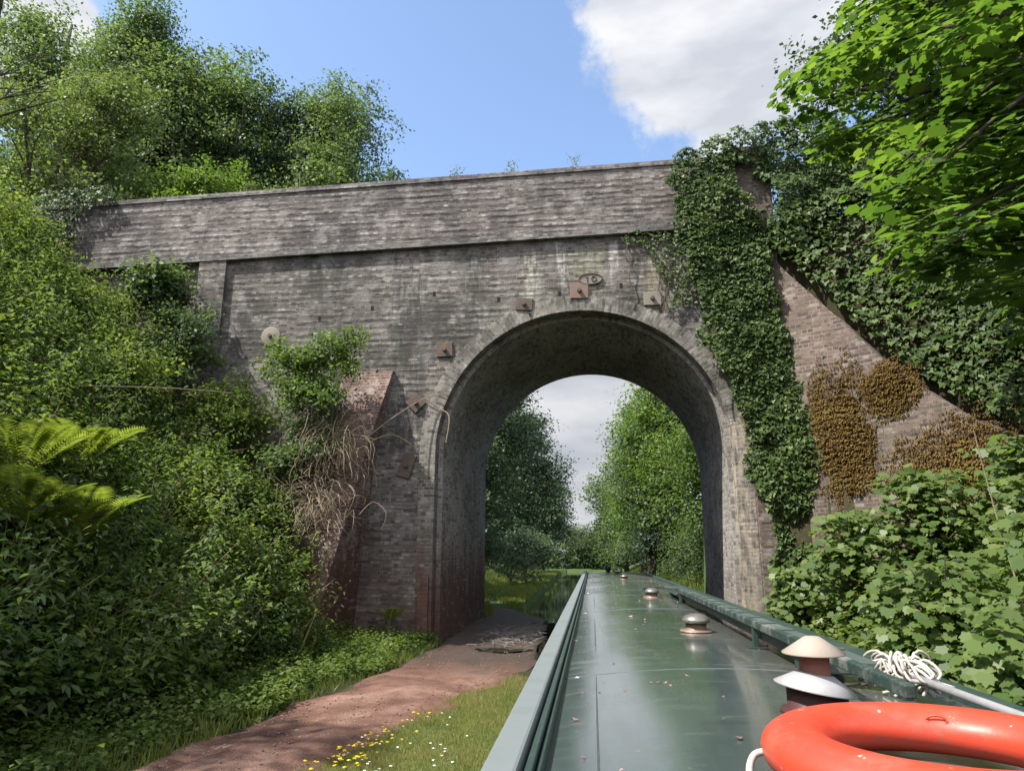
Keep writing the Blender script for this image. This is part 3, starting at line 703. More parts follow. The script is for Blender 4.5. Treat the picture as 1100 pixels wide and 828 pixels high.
vx = [(.655, 4.95, .9), (.66, 8.6, .85), (.585, 14.2, .8)]
def mushroom(x, y, s):
    z = roof_z(x)+.002
    bm = bmesh.new(); lathe(bm, [(0,.055*s),(.075*s,.055*s),(.072*s,.012),(.115*s,.010),(.118*s,.0)], 28, (x,y,z)); o = bpart('mushroom_vent', bm, M_BRASS_D, boat, True)
    bm = bmesh.new(); lathe(bm, [(0,.125*s),(.04*s,.122*s),(.075*s,.108*s),(.098*s,.083*s),(.100*s,.064*s),(.09*s,.058*s),(0,.058*s)], 28, (x,y,z)); from_bm('vent_cap', bm, M_BRASS, o, True)
for v in vx: mushroom(*v)
# rack on the roof: two legs and a bar
bm = bmesh.new(); box(bm, .850, .885, 2.22, 8.0, 1.805, 1.845, .006); rk = bpart('roof_rack_bar', bm, M_CHIP)
for y in (4.19, 7.6):
    bm = bmesh.new(); box(bm, .853, .882, y-.02, y+.02, 1.69, 1.804, .003); box(bm, .82, .915, y-.03, y+.03, roof_z(.87)-.003, roof_z(.87)+.008, .002); bpart('rack_leg', bm, M_GREEN)
bm = bmesh.new(); tube(bm, [(.66, 9.9, 1.745), (.68, 9.8, 1.755), (.80, 9.0, 1.80), (.862, 7.9, 1.82)], .012, 6); tube(bm, [(.655,9.9,1.70),(.66,9.9,1.75)], .02, 6); bpart('grab_rod', bm, M_GREEN)
for x, y in ((.57, 17.6),):
    bm = bmesh.new(); z = roof_z(x); box(bm, x-.10, x+.10, y-.06, y+.06, z-.002, z+.02, .004); tube(bm, [(x-.11,y,z+.10),(x-.06,y,z+.055),(x+.06,y,z+.055),(x+.11,y,z+.10)], .022, 8); tube(bm, [(x,y,z+.01),(x,y,z+.06)], .03, 8)
    bpart('cleat', bm, M_HULL, boat, True)

# headlamp at the bow end of the roof
bm = bmesh.new(); lathe(bm, [(0,.0),(.05,.0),(.05,.03),(.08,.04),(.085,.12),(.05,.15),(0,.155)], 20, (.40, 20.3, roof_z(.4))); bpart('headlamp', bm, M_HULL, boat, True)

# bits blown on to the roof: twig ends, bud scales, droppings
n = 150; x = RNG.uniform(RX0+.15, RX1-.12, n); y = 1.5+19*RNG.random(n)**1.6
P_ = np.stack([x, y, np.array([roof_z(v) for v in x])+.004], 1)
o = leaf_obj('leaf_litter', P_, np.array([0,0,1.])+RNG.normal(size=(n,3))*.25, .012+.03*RNG.random(n)**2, 'wide', L_DRY); tag(o, 'tiny dry leaf scraps scattered over the green boat roof', 'leaf litter', kind='stuff')
# chimney
ch = empty('chimney', (.70, 2.52, roof_z(.7)), 'rusty stove chimney pipe with two pale conical hats on the boat roof', 'chimney')
M_HAT = paint('pale_hat_paint', (.29,.245,.205), .6, .45, (.30,.25,.21), .002, .4, 9)
M_SKIRT = paint('pale_skirt_metal', (.34,.34,.35), .45, .4, (.25,.25,.25), .002, .5, 9, .2)
M_TERR = paint('rusty_pipe', (.24,.105,.075), .7, .5, (.12,.06,.045), .003, .3, 12)
M_MAROON = paint('maroon_base', (.06,.022,.020), .5, .4, (.03,.02,.02), .002, .4, 8)
bm = bmesh.new(); lathe(bm, [(0,0),(.115,0),(.115,.012),(.092,.014),(.092,.075),(.085,.08),(0,.08)], 28); from_bm('chimney_base', bm, M_MAROON, ch, True)
bm = bmesh.new(); lathe(bm, [(.046,.06),(.046,.19),(.044,.195),(0,.195)], 24); pipe = from_bm('pipe', bm, M_TERR, ch, True)
bm = bmesh.new(); lathe(bm, [(.124,-.032),(.126,-.028),(.055,.016),(.046,.018),(.046,.012),(.08,-.010),(.124,-.032)], 36)
bmesh.ops.transform(bm, matrix=Matrix.Translation((0,0,.105)) @ Matrix.Rotation(math.radians(9), 4, 'Y'), verts=bm.verts); from_bm('rain_skirt', bm, M_SKIRT, ch, True)
bm = bmesh.new(); lathe(bm, [(.096,.0),(.097,.004),(.028,.050),(.022,.053),(0,.055)], 36, (0,0,.180)); lathe(bm, [(0,.03),(.05,.02),(.094,.002)], 36, (0,0,.178)); from_bm('chimney_hat', bm, M_HAT, ch, True)

# lifebuoy
def orange():
    t = NT('orange_plastic'); g = t.obj(); a = t.noise(g, 5, 5, .6); f = t.noise(g, 40, 3)
    c = t.mix(a, (.46,.036,.016), (.56,.062,.030)); c = t.mix(t.math('MULTIPLY', t.sstep(t.noise(g, 7, 8, .78), .50, .66), .75), c, (.30,.085,.055))
    c = t.mix(t.math('MULTIPLY', t.sstep(t.noise(g, 30, 2), .68, .74), .6), c, (.75,.45,.38))
    return t.base(c, t.math('ADD', .30, t.math('MULTIPLY', a, .25)), t.bump(t.math('ADD', a, t.math('MULTIPLY', f, .2)), .2, .008), spec=.5)
M_ORANGE = orange()
lb = empty('lifebuoy', (.755, 1.78, roof_z(.755)+.006), 'scuffed orange lifebuoy ring lying on the boat roof', 'lifebuoy')
bm = bmesh.new(); NR, NS = 96, 24; rg = []
for i in range(NR):
    a = 2*math.pi*i/NR; rg.append([])
    for j in range(NS):
        b = 2*math.pi*j/NS; rr = .305+.080*math.cos(b); zz = .056+.056*math.sin(b)
        rg[-1].append(bm.verts.new((rr*math.cos(a), rr*math.sin(a), zz)))
for i in range(NR):
    for j in range(NS): bm.faces.new((rg[i][j], rg[(i+1)%NR][j], rg[(i+1)%NR][(j+1)%NS], rg[i][(j+1)%NS]))
from_bm('ring', bm, M_ORANGE, lb, True)
M_ROPE = paint('white_rope', (.40,.375,.335), .85, .45, (.26,.24,.21), .004, .2, 30)
bm = bmesh.new(); tube(bm, smooth([(-.355,.03,.055), (-.40,.035,.045), (-.425,-.02,.02), (-.42,-.08,.010), (-.395,-.14,.009), (-.36,-.2,.03)]), .008, 8)
tube(bm, smooth([(-.30,-.25,.045),(-.33,-.36,.02),(-.22,-.45,.012),(-.08,-.44,.014),(.02,-.37,.04)]), .008, 8); from_bm('grab_line', bm, M_ROPE, lb, True)
for a in (1.22,): # moulded nail bosses along the inner face
    bm = bmesh.new(); c = Vector((.236*math.cos(a), .236*math.sin(a), .088)); q = [c+Vector((.022*math.cos(t)*-math.sin(a), .022*math.cos(t)*math.cos(a), .012*math.sin(t))) for t in [2*math.pi*k/12 for k in range(13)]]
    tube(bm, q, .003, 5); from_bm('moulded_boss', bm, M_ORANGE, lb, True)

# gangplank on the roof
M_PLANK = paint('weathered_green_plank', (.055,.075,.065), .6, .55, (.12,.13,.11), .003, .35, 5)
bm = bmesh.new(); box(bm, .895, 1.09, 3.05, 9.6, 1.742, 1.790, .006)
for y in np.arange(3.4, 9.5, .4): box(bm, .91, 1.075, y-.015, y+.015, 1.789, 1.800, .003)
o = from_bm('gangplank', bm, M_PLANK); tag(o, 'long dark green gangplank lying along the roof edge beside the rack bar', 'gangplank')
bm = bmesh.new(); 
bm.free()
for y in (3.5, 9.0):
    bm = bmesh.new(); box(bm, .90, 1.085, y-.05, y+.05, roof_z(1.0)-.004, 1.741, .004); from_bm('bearer', bm, M_GREEN, o)
# mop
mop = empty('mop', (1.14, 3.0, 1.70), 'white rope mop with grey handle lying behind the lifebuoy', 'mop')
bm = bmesh.new(); tube(bm, [(.02,.05,.055), (.06,-.4,.045), (.13,-1.05,.028), (.17,-1.7,.02)], [.015,.014,.014,.014], 10); from_bm('handle', bm, paint('grey_handle', (.24,.24,.245), .5, .4, (.12,.12,.12), .002, .4, 9), mop, True)
bm = bmesh.new()
for k in range(95):
    a = random.uniform(-2.6, 2.6); L = random.uniform(.10, .24); up = random.uniform(.01, .06)
    p0 = Vector((.01+random.gauss(0,.025), .05+random.gauss(0,.05), .045+random.uniform(0,.03)))
    d = Vector((abs(math.sin(a))*.30-.04, math.cos(a)*(.9 if math.cos(a) < 0 else .75), 0)); e = Vector((random.gauss(0,.05), random.gauss(0,.06), 0))
    pts = [p0, p0+d*L*.35+e*.6+Vector((0,0,up)), p0+d*L*.8+e+Vector((0,0,up*.6-.02)), p0+d*L*1.05-e*.4+Vector((0,0,-.03)), p0+d*L*.95-e*1.4+Vector((0,0,-.055))]
    pts = smooth(pts, 4)
    for p in pts: p.z = max(p.z, -.015+.004*(k % 5))
    tube(bm, pts, .0058, 5)
from_bm('mop_head', bm, M_ROPE, mop, True)

# ------------------------------------------------------------------ ivy and moss on the brickwork
def in_poly(x, y, poly):
    c = np.zeros(len(x), bool); n = len(poly)
    for i in range(n):
        (x0, y0), (x1, y1) = poly[i], poly[(i+1) % n]
        k = ((y0 > y) != (y1 > y)) & (x < (x1-x0)*(y-y0)/(y1-y0+1e-12)+x0); c ^= k
    return c
def ivy(name, label, poly, y, n, size=.085, thick=.28, fringe=.18, group=None, mat=L_IVY, tint=(0,1)):
    xs = [p[0] for p in poly]; zs = [p[1] for p in poly]
    x = RNG.uniform(min(xs)-.3, max(xs)+.3, n*3); z = RNG.uniform(min(zs)-.3, max(zs)+.3, n*3)
    jx = (fbm(x*1.6, z*1.6)-.5)*fringe*4; jz = (fbm(x*1.6+9, z*1.6+4)-.5)*fringe*4
    k = in_poly(x+jx, z+jz, poly); x, z = x[k][:n], z[k][:n]
    lump = fbm(x*1.1+3, z*1.1)
    yy = y-.02-thick*np.clip(lump*1.5-.25, .05, 1)*RNG.random(len(x))**.6
    P = np.stack([x, yy, z], 1); N = np.stack([RNG.normal(0,.45,len(x)), -1+RNG.normal(0,.3,len(x)), .55+RNG.normal(0,.4,len(x))], 1)
    D = np.stack([RNG.normal(0,.6,len(x)), np.full(len(x), -.25), np.full(len(x), -1.)], 1)
    r = empty(name, (float(np.mean(x)), y, float(z.min())), label, 'ivy', group)
    P = P-np.array(r.location)
    leaf_obj('leaves', P, N, size*(.55+.75*RNG.random(len(x))), 'ivy', mat, r, np.clip(tints(len(x), *tint)+(lump-.5)*.5, 0, 1), D)
    for _ in range(10):
        i = random.randrange(len(x)); p = Vector(P[i]); pts = [Vector((p.x, -.03, p.z))]
        for s_ in range(6): pts.append(pts[-1]+Vector((random.uniform(-.15,.15), 0, -.28)))
        pts = [q for q in pts if q.z > 0]
        if len(pts) > 2:
            bm = bmesh.new(); tube(bm, pts, .012, 5); from_bm('stem', bm, BARK, r)
    return r
ivy('ivy', 'broad curtain of ivy hanging down the brickwork right of the arch',
    [(1.98,11.45),(2.55,11.62),(3.45,11.6),(3.5,10.6),(3.62,9.75),(4.0,9.5),(4.25,7.9),(4.7,6.0),(5.1,4.4),(5.3,3.2),(4.6,2.2),(3.95,1.2),(3.64,1.2),(3.52,3.0),(3.2,4.9),(2.72,6.6),(2.35,8.0),(2.1,9.6)], YB-.17, 15000, .088, .32)
ivy('ivy', 'thin straggling ivy patch on pale brick just left of the ivy curtain',
    [(.75,9.55),(1.7,9.75),(2.3,9.9),(2.3,8.0),(1.95,7.6),(1.75,8.4),(1.35,9.2),(.8,9.4)], YB-.06, 750, .065, .10, .25, tint=(.2,1))
ivy('ivy', 'bushy ivy draped over the right end of the parapet against the sky',
    [(3.3,11.1),(3.2,11.7),(3.9,12.0),(5.2,12.1),(6.6,11.8),(6.6,10.0),(5.4,8.9),(4.10,8.9),(4.12,10.4),(4.0,10.95),(3.75,10.9)], YB-.10, 5200, .095, .6)
ivy('ivy', 'dark ivy trailing over the far left end of the parapet',
    [(-15.6,11.2),(-13.2,11.35),(-12.2,11.25),(-12.0,10.95),(-12.9,10.5),(-13.6,9.7),(-14.2,9.0),(-15.8,8.6)], YB-.10, 2600, .085, .3, tint=(0,.6))
def wing_pt(s):
    ds = [0]
    for a, b in zip(WING, WING[1:]): ds.append(ds[-1]+math.dist(a[:2], b[:2]))
    s = np.clip(s, 0, ds[-1]); x = np.interp(s, ds, [w[0] for w in WING]); y = np.interp(s, ds, [w[1] for w in WING])
    i = np.clip(np.searchsorted(ds, s)-1, 0, len(WING)-2)
    tx = np.array([WING[k+1][0]-WING[k][0] for k in range(len(WING)-1)])[i]; ty = np.array([WING[k+1][1]-WING[k][1] for k in range(len(WING)-1)])[i]
    L = np.hypot(tx, ty); return x, y, ty/L, -tx/L         # outward normal, towards the canal
def moss(label, s0, z0, rs, rz, n):
    u = RNG.normal(size=(n, 2)); u = u/np.maximum(np.linalg.norm(u, axis=1, keepdims=True), 1e-6)*RNG.random((n, 1))**.5*1.12
    s = s0+u[:, 0]*rs*(1+.3*(fbm(u[:, 1]*2+s0, u[:, 0]*2)-.5)*2); z = z0+u[:, 1]*rz
    # moss sits in ledges that follow the brick courses
    led = (RNG.random(n) < .45); z = np.where(led, z0+np.round((z-z0)/.13+RNG.normal(0, .45, n))*.13+.05*np.sin(s*5)+RNG.normal(0, .02, n), z); keep = fbm(s*2.2+z0, z*2.2) > .16+.20*(u**2).sum(1)+.34*RNG.random(n)*(u**2).sum(1); s, z, u = s[keep], z[keep], u[keep]; n = len(s)
    x, y, nx_, ny_ = wing_pt(s); dep = .008+.075*RNG.random(n)*np.clip(1-(u**2).sum(1)*.85, .03, 1)
    r = empty('moss_patch', (float(x.mean()), float(y.mean()), z0-rz), label, 'moss', 'moss patches on the wing wall')
    P = np.stack([x+nx_*dep, y+ny_*dep, z], 1)-np.array(r.location)[None]
    N = np.stack([nx_+RNG.normal(0,.4,n), ny_+RNG.normal(0,.4,n), .8+RNG.normal(0,.3,n)], 1); D = np.stack([nx_*.6+RNG.normal(0,.5,n), ny_*.6, np.full(n, -1.)], 1)
    leaf_obj('tufts', P, N, .052*(.5+.8*RNG.random(n))*(1.15-.45*(u**2).sum(1)), 'rhomb', L_MOSS, r, np.clip(tints(n)+(fbm(s*3, z*3)-.5)*.6, 0, 1), D)
moss('tall orange brown moss patch beside the ivy curtain, hanging on the wing wall', 1.62, 4.5, .66, 1.7, 13000)
moss('small round ochre moss patch high on the wing wall under its sloping top', 2.6, 5.4, .58, .62, 5200)
moss('wide lumpy brown moss patch on the lower right of the wing wall', 3.9, 3.35, 1.6, 1.3, 18000)

# ------------------------------------------------------------------ ground cover
def scatter_plants(name, xr, yr, n, leaf, per, hgt, mat, cond=None, tpl='wide', tint=(0,1), hn=.8, droop=.35):
    """upright leafy stems (nettle, bramble, dock): leaves spiral up every stem"""
    x = RNG.uniform(*xr, n); y = RNG.uniform(*yr, n)
    if cond is not None:
        k = cond(x, y); x, y = x[k], y[k]
    n = len(x); z = ground_z(x, y); cl = fbm(x*.9, y*.9)
    h = hgt*(.35+RNG.random(n)**2.2*1.15+hn*np.clip(cl-.4, 0, 1)*2)
    e = .2; gxn = (ground_z(x+e, y)-ground_z(x-e, y))/(2*e); gyn = (ground_z(x, y+e)-ground_z(x, y-e))/(2*e)
    gxn = np.clip(gxn, -1.6, 1.6); gyn = np.clip(gyn, -1.6, 1.6)
    lean = np.stack([-gxn*.45+RNG.normal(0,.22,n), -gyn*.45+RNG.normal(0,.22,n), np.ones(n)], 1); lean = unit(lean)
    t = RNG.random((n, per))**.75
    P = np.stack([x, y, z], 1)[:, None, :]+lean[:, None, :]*(t*h[:, None])[:, :, None]
    a = RNG.random((n, per))*2*math.pi; out = np.stack([np.cos(a), np.sin(a), -droop+.3*RNG.normal(size=a.shape)], -1)
    P = P+out*(leaf*.35); N = np.stack([np.cos(a)*.35, np.sin(a)*.35, np.ones_like(a)], -1)+RNG.normal(size=a.shape+(3,))*.25+lean[:, None, :]*.2
    tt = np.clip(tints(n*per, *tint).reshape(n, per)*.75+.25*t+(cl-.5)[:, None]*.7, 0, 1)
    o = leaf_obj(name, P.reshape(-1, 3), N.reshape(-1, 3), (leaf*(.6+.7*RNG.random((n, per)))*(1-.35*t)).ravel(), tpl, mat, None, tt.ravel(), out.reshape(-1, 3))
    return tag(o, kind='stuff')
inb = lambda x, y: (y < 15.3) & ~((x > -5.75) & (x < -4.4) & (y > 12.6))
left_bank = lambda x, y: inb(x, y) & (x < -5.0+.35*np.sin(y*1.7)) & (x > -1.05*y-4.5)
o = scatter_plants('undergrowth', (-15.5,-4.6), (2.5,15.4), 11000, .125, 20, .74, L_BANK, left_bank, 'wide', (0,1), 1.1); tag(o, 'tangled nettles and brambles covering the left bank', 'undergrowth')
o = scatter_plants('undergrowth', (-9.0,-4.6), (2.5,15.4), 5200, .10, 14, .5, L_BANK, left_bank, 'rhomb', (.1,1)); tag(o, 'fine leafy weeds low on the left bank', 'undergrowth')
TPL['lance'] = np.array([(0,0,0), (-.17,.35,.05), (0,1,-.16), (.17,.35,.05)])
o = scatter_plants('nettles', (-14,-4.8), (2.5,15.4), 3800, .15, 26, 1.05, L_MID, left_bank, 'lance', (.15,1), .9, .5); tag(o, 'taller nettle stems standing out of the left bank', 'nettles')
o = scatter_plants('docks', (-13,-4.8), (2.5,15.4), 1500, .22, 12, .6, L_YELLOW, left_bank, 'lance', (.1,.9), .6, .2); tag(o, 'broad pale dock leaves scattered over the left bank', 'docks')
o = scatter_plants('verge_weeds', (-5.7,-3.3), (2.0,16), 5200, .085, 12, .26, L_BANK, lambda x, y: (x < path_mid(y)-path_half(y)-.12-.15*np.sin(y*2)) & ~((x > -4.6) & (y > 15.5)), 'wide', (.05,.95)); tag(o, 'low leafy weeds along the left edge of the towpath', 'weeds')
o = scatter_plants('undergrowth', (3.0,9.2), (1.0,15.4), 6500, .12, 16, .5, L_BANK, lambda x, y: (x > right_edge(y)+.05) & (x < wing_x(y)-.1), 'wide'); tag(o, 'leafy undergrowth at the foot of the right bank', 'undergrowth')
emb_r = lambda x, y: (x > wing_x(y)+.10) & (y < 15.6) & (y > 8) 
n = 60000; x = RNG.uniform(3.9, 13, n); y = RNG.uniform(8.0, 15.6, n); k = emb_r(x, y); x, y = x[k], y[k]; n = len(x)
z = ground_z(x, y); lm = fbm(x*1.2, y*1.2+z); 
Pn = np.stack([x-.25*lm, y-.45*lm*RNG.random(n), z+.15+.5*lm*RNG.random(n)], 1)
o = leaf_obj('ivy_cover', Pn, np.stack([-.5+RNG.normal(0,.4,n), -.8+RNG.normal(0,.4,n), .7+RNG.normal(0,.4,n)], 1), (.12*(.6+.7*RNG.random(n))), 'ivy', L_IVY, None, np.clip(tints(n)+(lm-.5)*.5, 0, 1), np.stack([RNG.normal(0,.6,n), np.full(n,-.4), np.full(n,-1.)], 1))
tag(o, 'dark glossy ivy covering the steep slope behind the wing wall', 'ivy', kind='stuff')

def grass(name, xr, yr, n, h, cond, label, tint=(0,1), w=1.0):
    x = RNG.uniform(*xr, n); y = RNG.uniform(*yr, n); k = cond(x, y); x, y = x[k], y[k]; n = len(x)
    cl = fbm(x*2, y*2); P = np.stack([x, y, ground_z(x, y)-.01], 1)
    D = np.stack([RNG.normal(0,.45,n), RNG.normal(0,.45,n), np.ones(n)], 1); N = np.stack([RNG.normal(size=n), RNG.normal(size=n), np.full(n, .25)], 1)
    T = TPL['blade'].copy(); T[:, 0] *= w; TPL['_b'] = T
    o = leaf_obj(name, P, N, h*(.5+RNG.random(n)*.8)*(.6+.9*cl), '_b', L_GRASS, None, np.clip(tints(n, *tint)+(cl-.5)*.7, 0, 1), D)
    return tag(o, label, 'grass', kind='stuff')
right_of_path = lambda x, y: (x > path_mid(y)+path_half(y)*.95-.12+.3*(fbm(x*3, y*3)-.5)) & (x < bank_edge(y)-.0)
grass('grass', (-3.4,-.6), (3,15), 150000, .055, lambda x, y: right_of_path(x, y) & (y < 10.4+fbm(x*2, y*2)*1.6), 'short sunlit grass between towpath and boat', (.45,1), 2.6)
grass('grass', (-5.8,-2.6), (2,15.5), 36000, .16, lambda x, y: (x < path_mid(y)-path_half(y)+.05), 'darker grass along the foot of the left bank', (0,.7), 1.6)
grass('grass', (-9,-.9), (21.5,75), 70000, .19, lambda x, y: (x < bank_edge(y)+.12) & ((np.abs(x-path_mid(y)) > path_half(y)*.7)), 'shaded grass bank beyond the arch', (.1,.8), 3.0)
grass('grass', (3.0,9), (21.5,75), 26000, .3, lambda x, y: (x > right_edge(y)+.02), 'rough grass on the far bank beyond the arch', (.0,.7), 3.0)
n = 6000; x = RNG.uniform(-14,-4.7,n); y = RNG.uniform(6.5,15.3,n); k = left_bank(x, y) & (fbm(x*1.3+5, y*1.3) > .47); x, y = x[k], y[k]; n = len(x)
o = leaf_obj('tall_grass', np.stack([x, y, ground_z(x, y)+.1], 1), np.stack([RNG.normal(size=n), RNG.normal(size=n), np.full(n,.2)], 1), .40+.55*RNG.random(n), 'blade', L_GRASS, None, tints(n, .35, 1), np.stack([.35+RNG.normal(0,.4,n), -.2+RNG.normal(0,.4,n), np.ones(n)], 1))
tag(o, 'tall pale grass stems leaning out of the left bank', 'grass', kind='stuff')
n = 420; x = RNG.uniform(-13,-4.9,n); y = RNG.uniform(8,15.2,n); k = left_bank(x, y); x, y = x[k], y[k]; n = len(x)
o = leaf_obj('dead_stems', np.stack([x, y, ground_z(x, y)+.2], 1), RNG.normal(size=(n,3)), .7+.7*RNG.random(n), 'twig', L_DRY, None, tints(n), np.stack([.3+RNG.normal(0,.8,n), -.3+RNG.normal(0,.8,n), np.ones(n)], 1))
tag(o, 'dead brown stems poking through the left bank', 'dead stems', kind='stuff')
def flowers(name, label, pts, col, s):
    V = []
    for (x, y) in pts:
        z = float(ground_z(x, y))+random.uniform(.06, .11); 
        V.append((x, y, z))
    P = np.array(V); n = len(P); Ps = np.repeat(P, 6, 0); a = np.tile(np.arange(6)*math.pi/3, n)+np.repeat(RNG.random(n)*6, 6)
    D = np.stack([np.cos(a), np.sin(a), np.full(len(a), .15)], 1); N = np.tile([0,0,1.], (len(a), 1))+RNG.normal(size=(len(a), 3))*.15
    o = leaf_obj(name, Ps, N, s, 'wide', NT(name+'_petal').base(col, .5), None, None, D)
    return tag(o, label, 'flowers', kind='stuff')
fp = [(random.gauss(-2.25,.16), random.gauss(6.9,.55)) for _ in range(70)]+[(random.gauss(-2.35,.2), random.gauss(8.4,.5)) for _ in range(25)]
flowers('buttercups', 'yellow buttercups in the grass beside the towpath', [p for p in fp if right_of_path(np.array([p[0]]), np.array([p[1]]))[0]], (.75,.55,.02), .022)
fp = [(random.uniform(-2.4,-1.2), random.uniform(6,8.6)) for _ in range(46)]
flowers('daisies', 'small white daisies dotted through the short grass', [p for p in fp if right_of_path(np.array([p[0]]), np.array([p[1]]))[0]], (.75,.75,.7), .016)
# twig litter and stones in the mud by the arch
bm = bmesh.new()
for _ in range(330):
    x = random.gauss(-1.65,.42); y = random.gauss(16.6,1.0)
    if x > -1.18 or x < -3.2: continue
    z = float(ground_z(x, y))+.03+random.random()*.05; a = random.random()*6.3; L = random.uniform(.1,.38)
    p = Vector((x,y,z)); d = Vector((math.cos(a),math.sin(a),random.uniform(-.15,.35)))*L
    tube(bm, [p, p+d*.5+Vector((0,0,random.uniform(-.02,.03))), p+d], [.008,.007,.004], 4)
o = from_bm('twig_litter', bm, bark('grey_twig', (.10,.09,.085), (.27,.25,.24))); tag(o, 'heap of grey twigs washed up in the mud under the arch', 'twigs', kind='stuff')
n = 900; x = RNG.normal(0, 1, n)*.55+path_mid(RNG.uniform(3, 14, n)); y = RNG.uniform(3, 14, n)
bm = bmesh.new()
for i in range(n):
    xx = float(path_mid(y[i])+(RNG.random()-.5)*1.5*path_half(y[i])*1.1); r = random.uniform(.004,.016)
    rr = bmesh.ops.create_icosphere(bm, subdivisions=1, radius=r)
    for v in rr['verts']: v.co = Vector((v.co.x*random.uniform(.8,1.4)+xx, v.co.y*random.uniform(.8,1.4)+float(y[i]), v.co.z*.7+float(ground_z(xx, y[i]))+.045))
o = from_bm('pebbles', bm, paint('pebble', (.2,.14,.12), .9, .6, (.09,.06,.05), .002, .2, 4)); tag(o, 'loose pebbles on the reddish towpath', 'pebbles', kind='stuff')

# ------------------------------------------------------------------ ferns, dry tufts, weeds
def fern(base, label, fronds, L, mat=L_FERN, spread=(0, 6.283), rise=.9, group=None):
    r = empty('fern', base, label, 'fern', group)
    for k in range(fronds):
        a = spread[0]+(spread[1]-spread[0])*(k+.5)/fronds+random.uniform(-.2,.2); l = L*random.uniform(.75,1.1)
        pts = [Vector((math.cos(a)*l*.75*t, math.sin(a)*l*.75*t, l*rise*(t-.42*t*t))) for t in np.linspace(0, 1, 30)]
        P, N, D, Sz = [], [], [], []
        side = Vector((-math.sin(a), math.cos(a), 0))
        for i in range(3, 30):
            t = i/29; w = l*.26*math.sin(math.pi*min(1, (1-t)*.9+.1))**.8
            tan = (pts[i]-pts[i-1]).normalized(); nrm = side.cross(tan)
            for sg in (-1, 1):
                d = (side*sg+tan*.35+Vector((0,0,-.12))).normalized()
                P.append(pts[i]); N.append(nrm); D.append(d); Sz.append(w)
        TPL['pinna'] = np.array([(0,-.05,0), (-.085,.35,.02), (0,1,-.05), (.085,.35,.02)])
        leaf_obj('frond', np.array(P), np.array(N), np.array(Sz), 'pinna', mat, r, tints(len(P), .2, 1), np.array(D))
    bm = bmesh.new(); lathe(bm, [(0,.04),(.05,.02),(.06,-.1),(0,-.15)], 8); from_bm('crown_root', bm, BARK, r)
    return r
def gz(x, y): return float(ground_z(x, y))
fern((-6.2, 8.0, gz(-6.2,8.0)+.75), 'large sunlit yellow green fern fanning upright on the left bank', 13, 1.05, L_FERN, (-1.4, 4.2), 1.25)
fern((-7.0, 8.0, gz(-7.0,8.0)+.95), 'yellow fern at the left edge of the photo beside the larger fern', 12, 1.05, L_FERN, (0, 6.28), 1.2)
fern((-6.35, 7.4, gz(-6.35,7.4)+.75), 'lower yellow green fern below the two large ferns at the left edge', 13, 1.0, L_FERN, (0, 6.28), 1.1)
fern((-7.2, 9.2, gz(-7.2,9.2)+.8), 'fern farther up the left bank behind the large ferns', 13, 1.1, L_FERN, (0, 6.28), 1.1)
fern((-4.25, 15.1, gz(-4.25,15.1)+.45), 'small pale fern sprouting at the foot of the left pier', 8, .55, L_FERN, (0,6.28), .9)
fern((5.9, 10.6, gz(5.9,10.6)+.9), 'green fern among saplings in front of the wing wall', 9, .9, L_BRIGHT, (0,6.28), .8)
def tuft(base, label, n, L, mat=L_DRY):
    r = empty('dry_tuft', base, label, 'dead grass'); bm = bmesh.new()
    for _ in range(n):
        a = random.uniform(0, 6.3) if random.random() < .55 else random.uniform(2.6, 7.0); l = L*random.uniform(.35,1.2); j_ = lambda s_: Vector((random.gauss(0,s_), random.gauss(0,s_), random.gauss(0,s_))); p = Vector((random.gauss(0,.28), random.gauss(0,.20), random.gauss(0,.30))); d = Vector((math.cos(a), math.sin(a)-.3, 0))
        tube(bm, smooth([p, p+d*l*.35+Vector((0,0,l*.28))+j_(.06), p+d*l*.7+Vector((0,0,l*.02))+j_(.08), p+d*l*.8+Vector((random.uniform(-.15,.15),0,-l*random.uniform(.1,.6)))], 3), [.006]*4+[.005]*3+[.004,.003,.002], 4)
    o = from_bm('stems', bm, STEM, r); o['kind'] = 'stuff'; return r
tuft((-5.45, 14.25, 4.15), 'straw coloured tuft of dead bramble drooping over the buttress face', 300, .75)
tuft((-5.45, 13.75, 3.1), 'lower tangle of dead grass stems hanging on the buttress slope', 170, .6)

def shrub(label, c, r, dens, mat, leaf=.09, cat='shrub', group=None, name='shrub', tpl='rhomb', n=4, cl=.20, tint=(0,1), tr=.05):
    base = (c[0], c[1], gz(c[0], c[1])); bl = []
    for k in range(n):
        a = 2*math.pi*k/n+random.random(); bl.append((c[0]+math.cos(a)*r[0]*.55, c[1]+math.sin(a)*r[1]*.55, c[2]+random.uniform(-.4,.55)*r[2], r[0]*.62, r[1]*.62, r[2]*.62))
    bl.append((c[0], c[1], c[2]+r[2]*.3, r[0]*.6, r[1]*.6, r[2]*.7))
    return tree(label, base, bl, leaf, dens, mat, BARK, tr, name, cat, group, tpl, cl, .7, .25, tint)
shrub('bright green hawthorn bush against the wall beside the buttress', (-5.95, 14.3, 5.6), (1.0,.65,1.3), 330, L_BRIGHT, .085)
shrub('low hawthorn growth above the dead bramble on the buttress', (-5.75, 14.2, 4.5), (.65,.5,.7), 300, L_MID, .08)
shrub('dark leafy elder bush at the foot of the left pilaster', (-10.0, 14.7, 7.6), (.75,.5,1.1), 260, L_MID, .10, tpl='wide')
shrub('sunlit bramble mound in front of the far left wall', (-11.6, 14.0, 7.2), (1.3,.8,.95), 240, L_BANK, .10, tint=(.3,1))
shrub('pale yellow green bush at the left edge of the photo by the wall', (-14.4, 14.2, 9.0), (1.3,1.0,1.5), 240, L_YELLOW, .11)
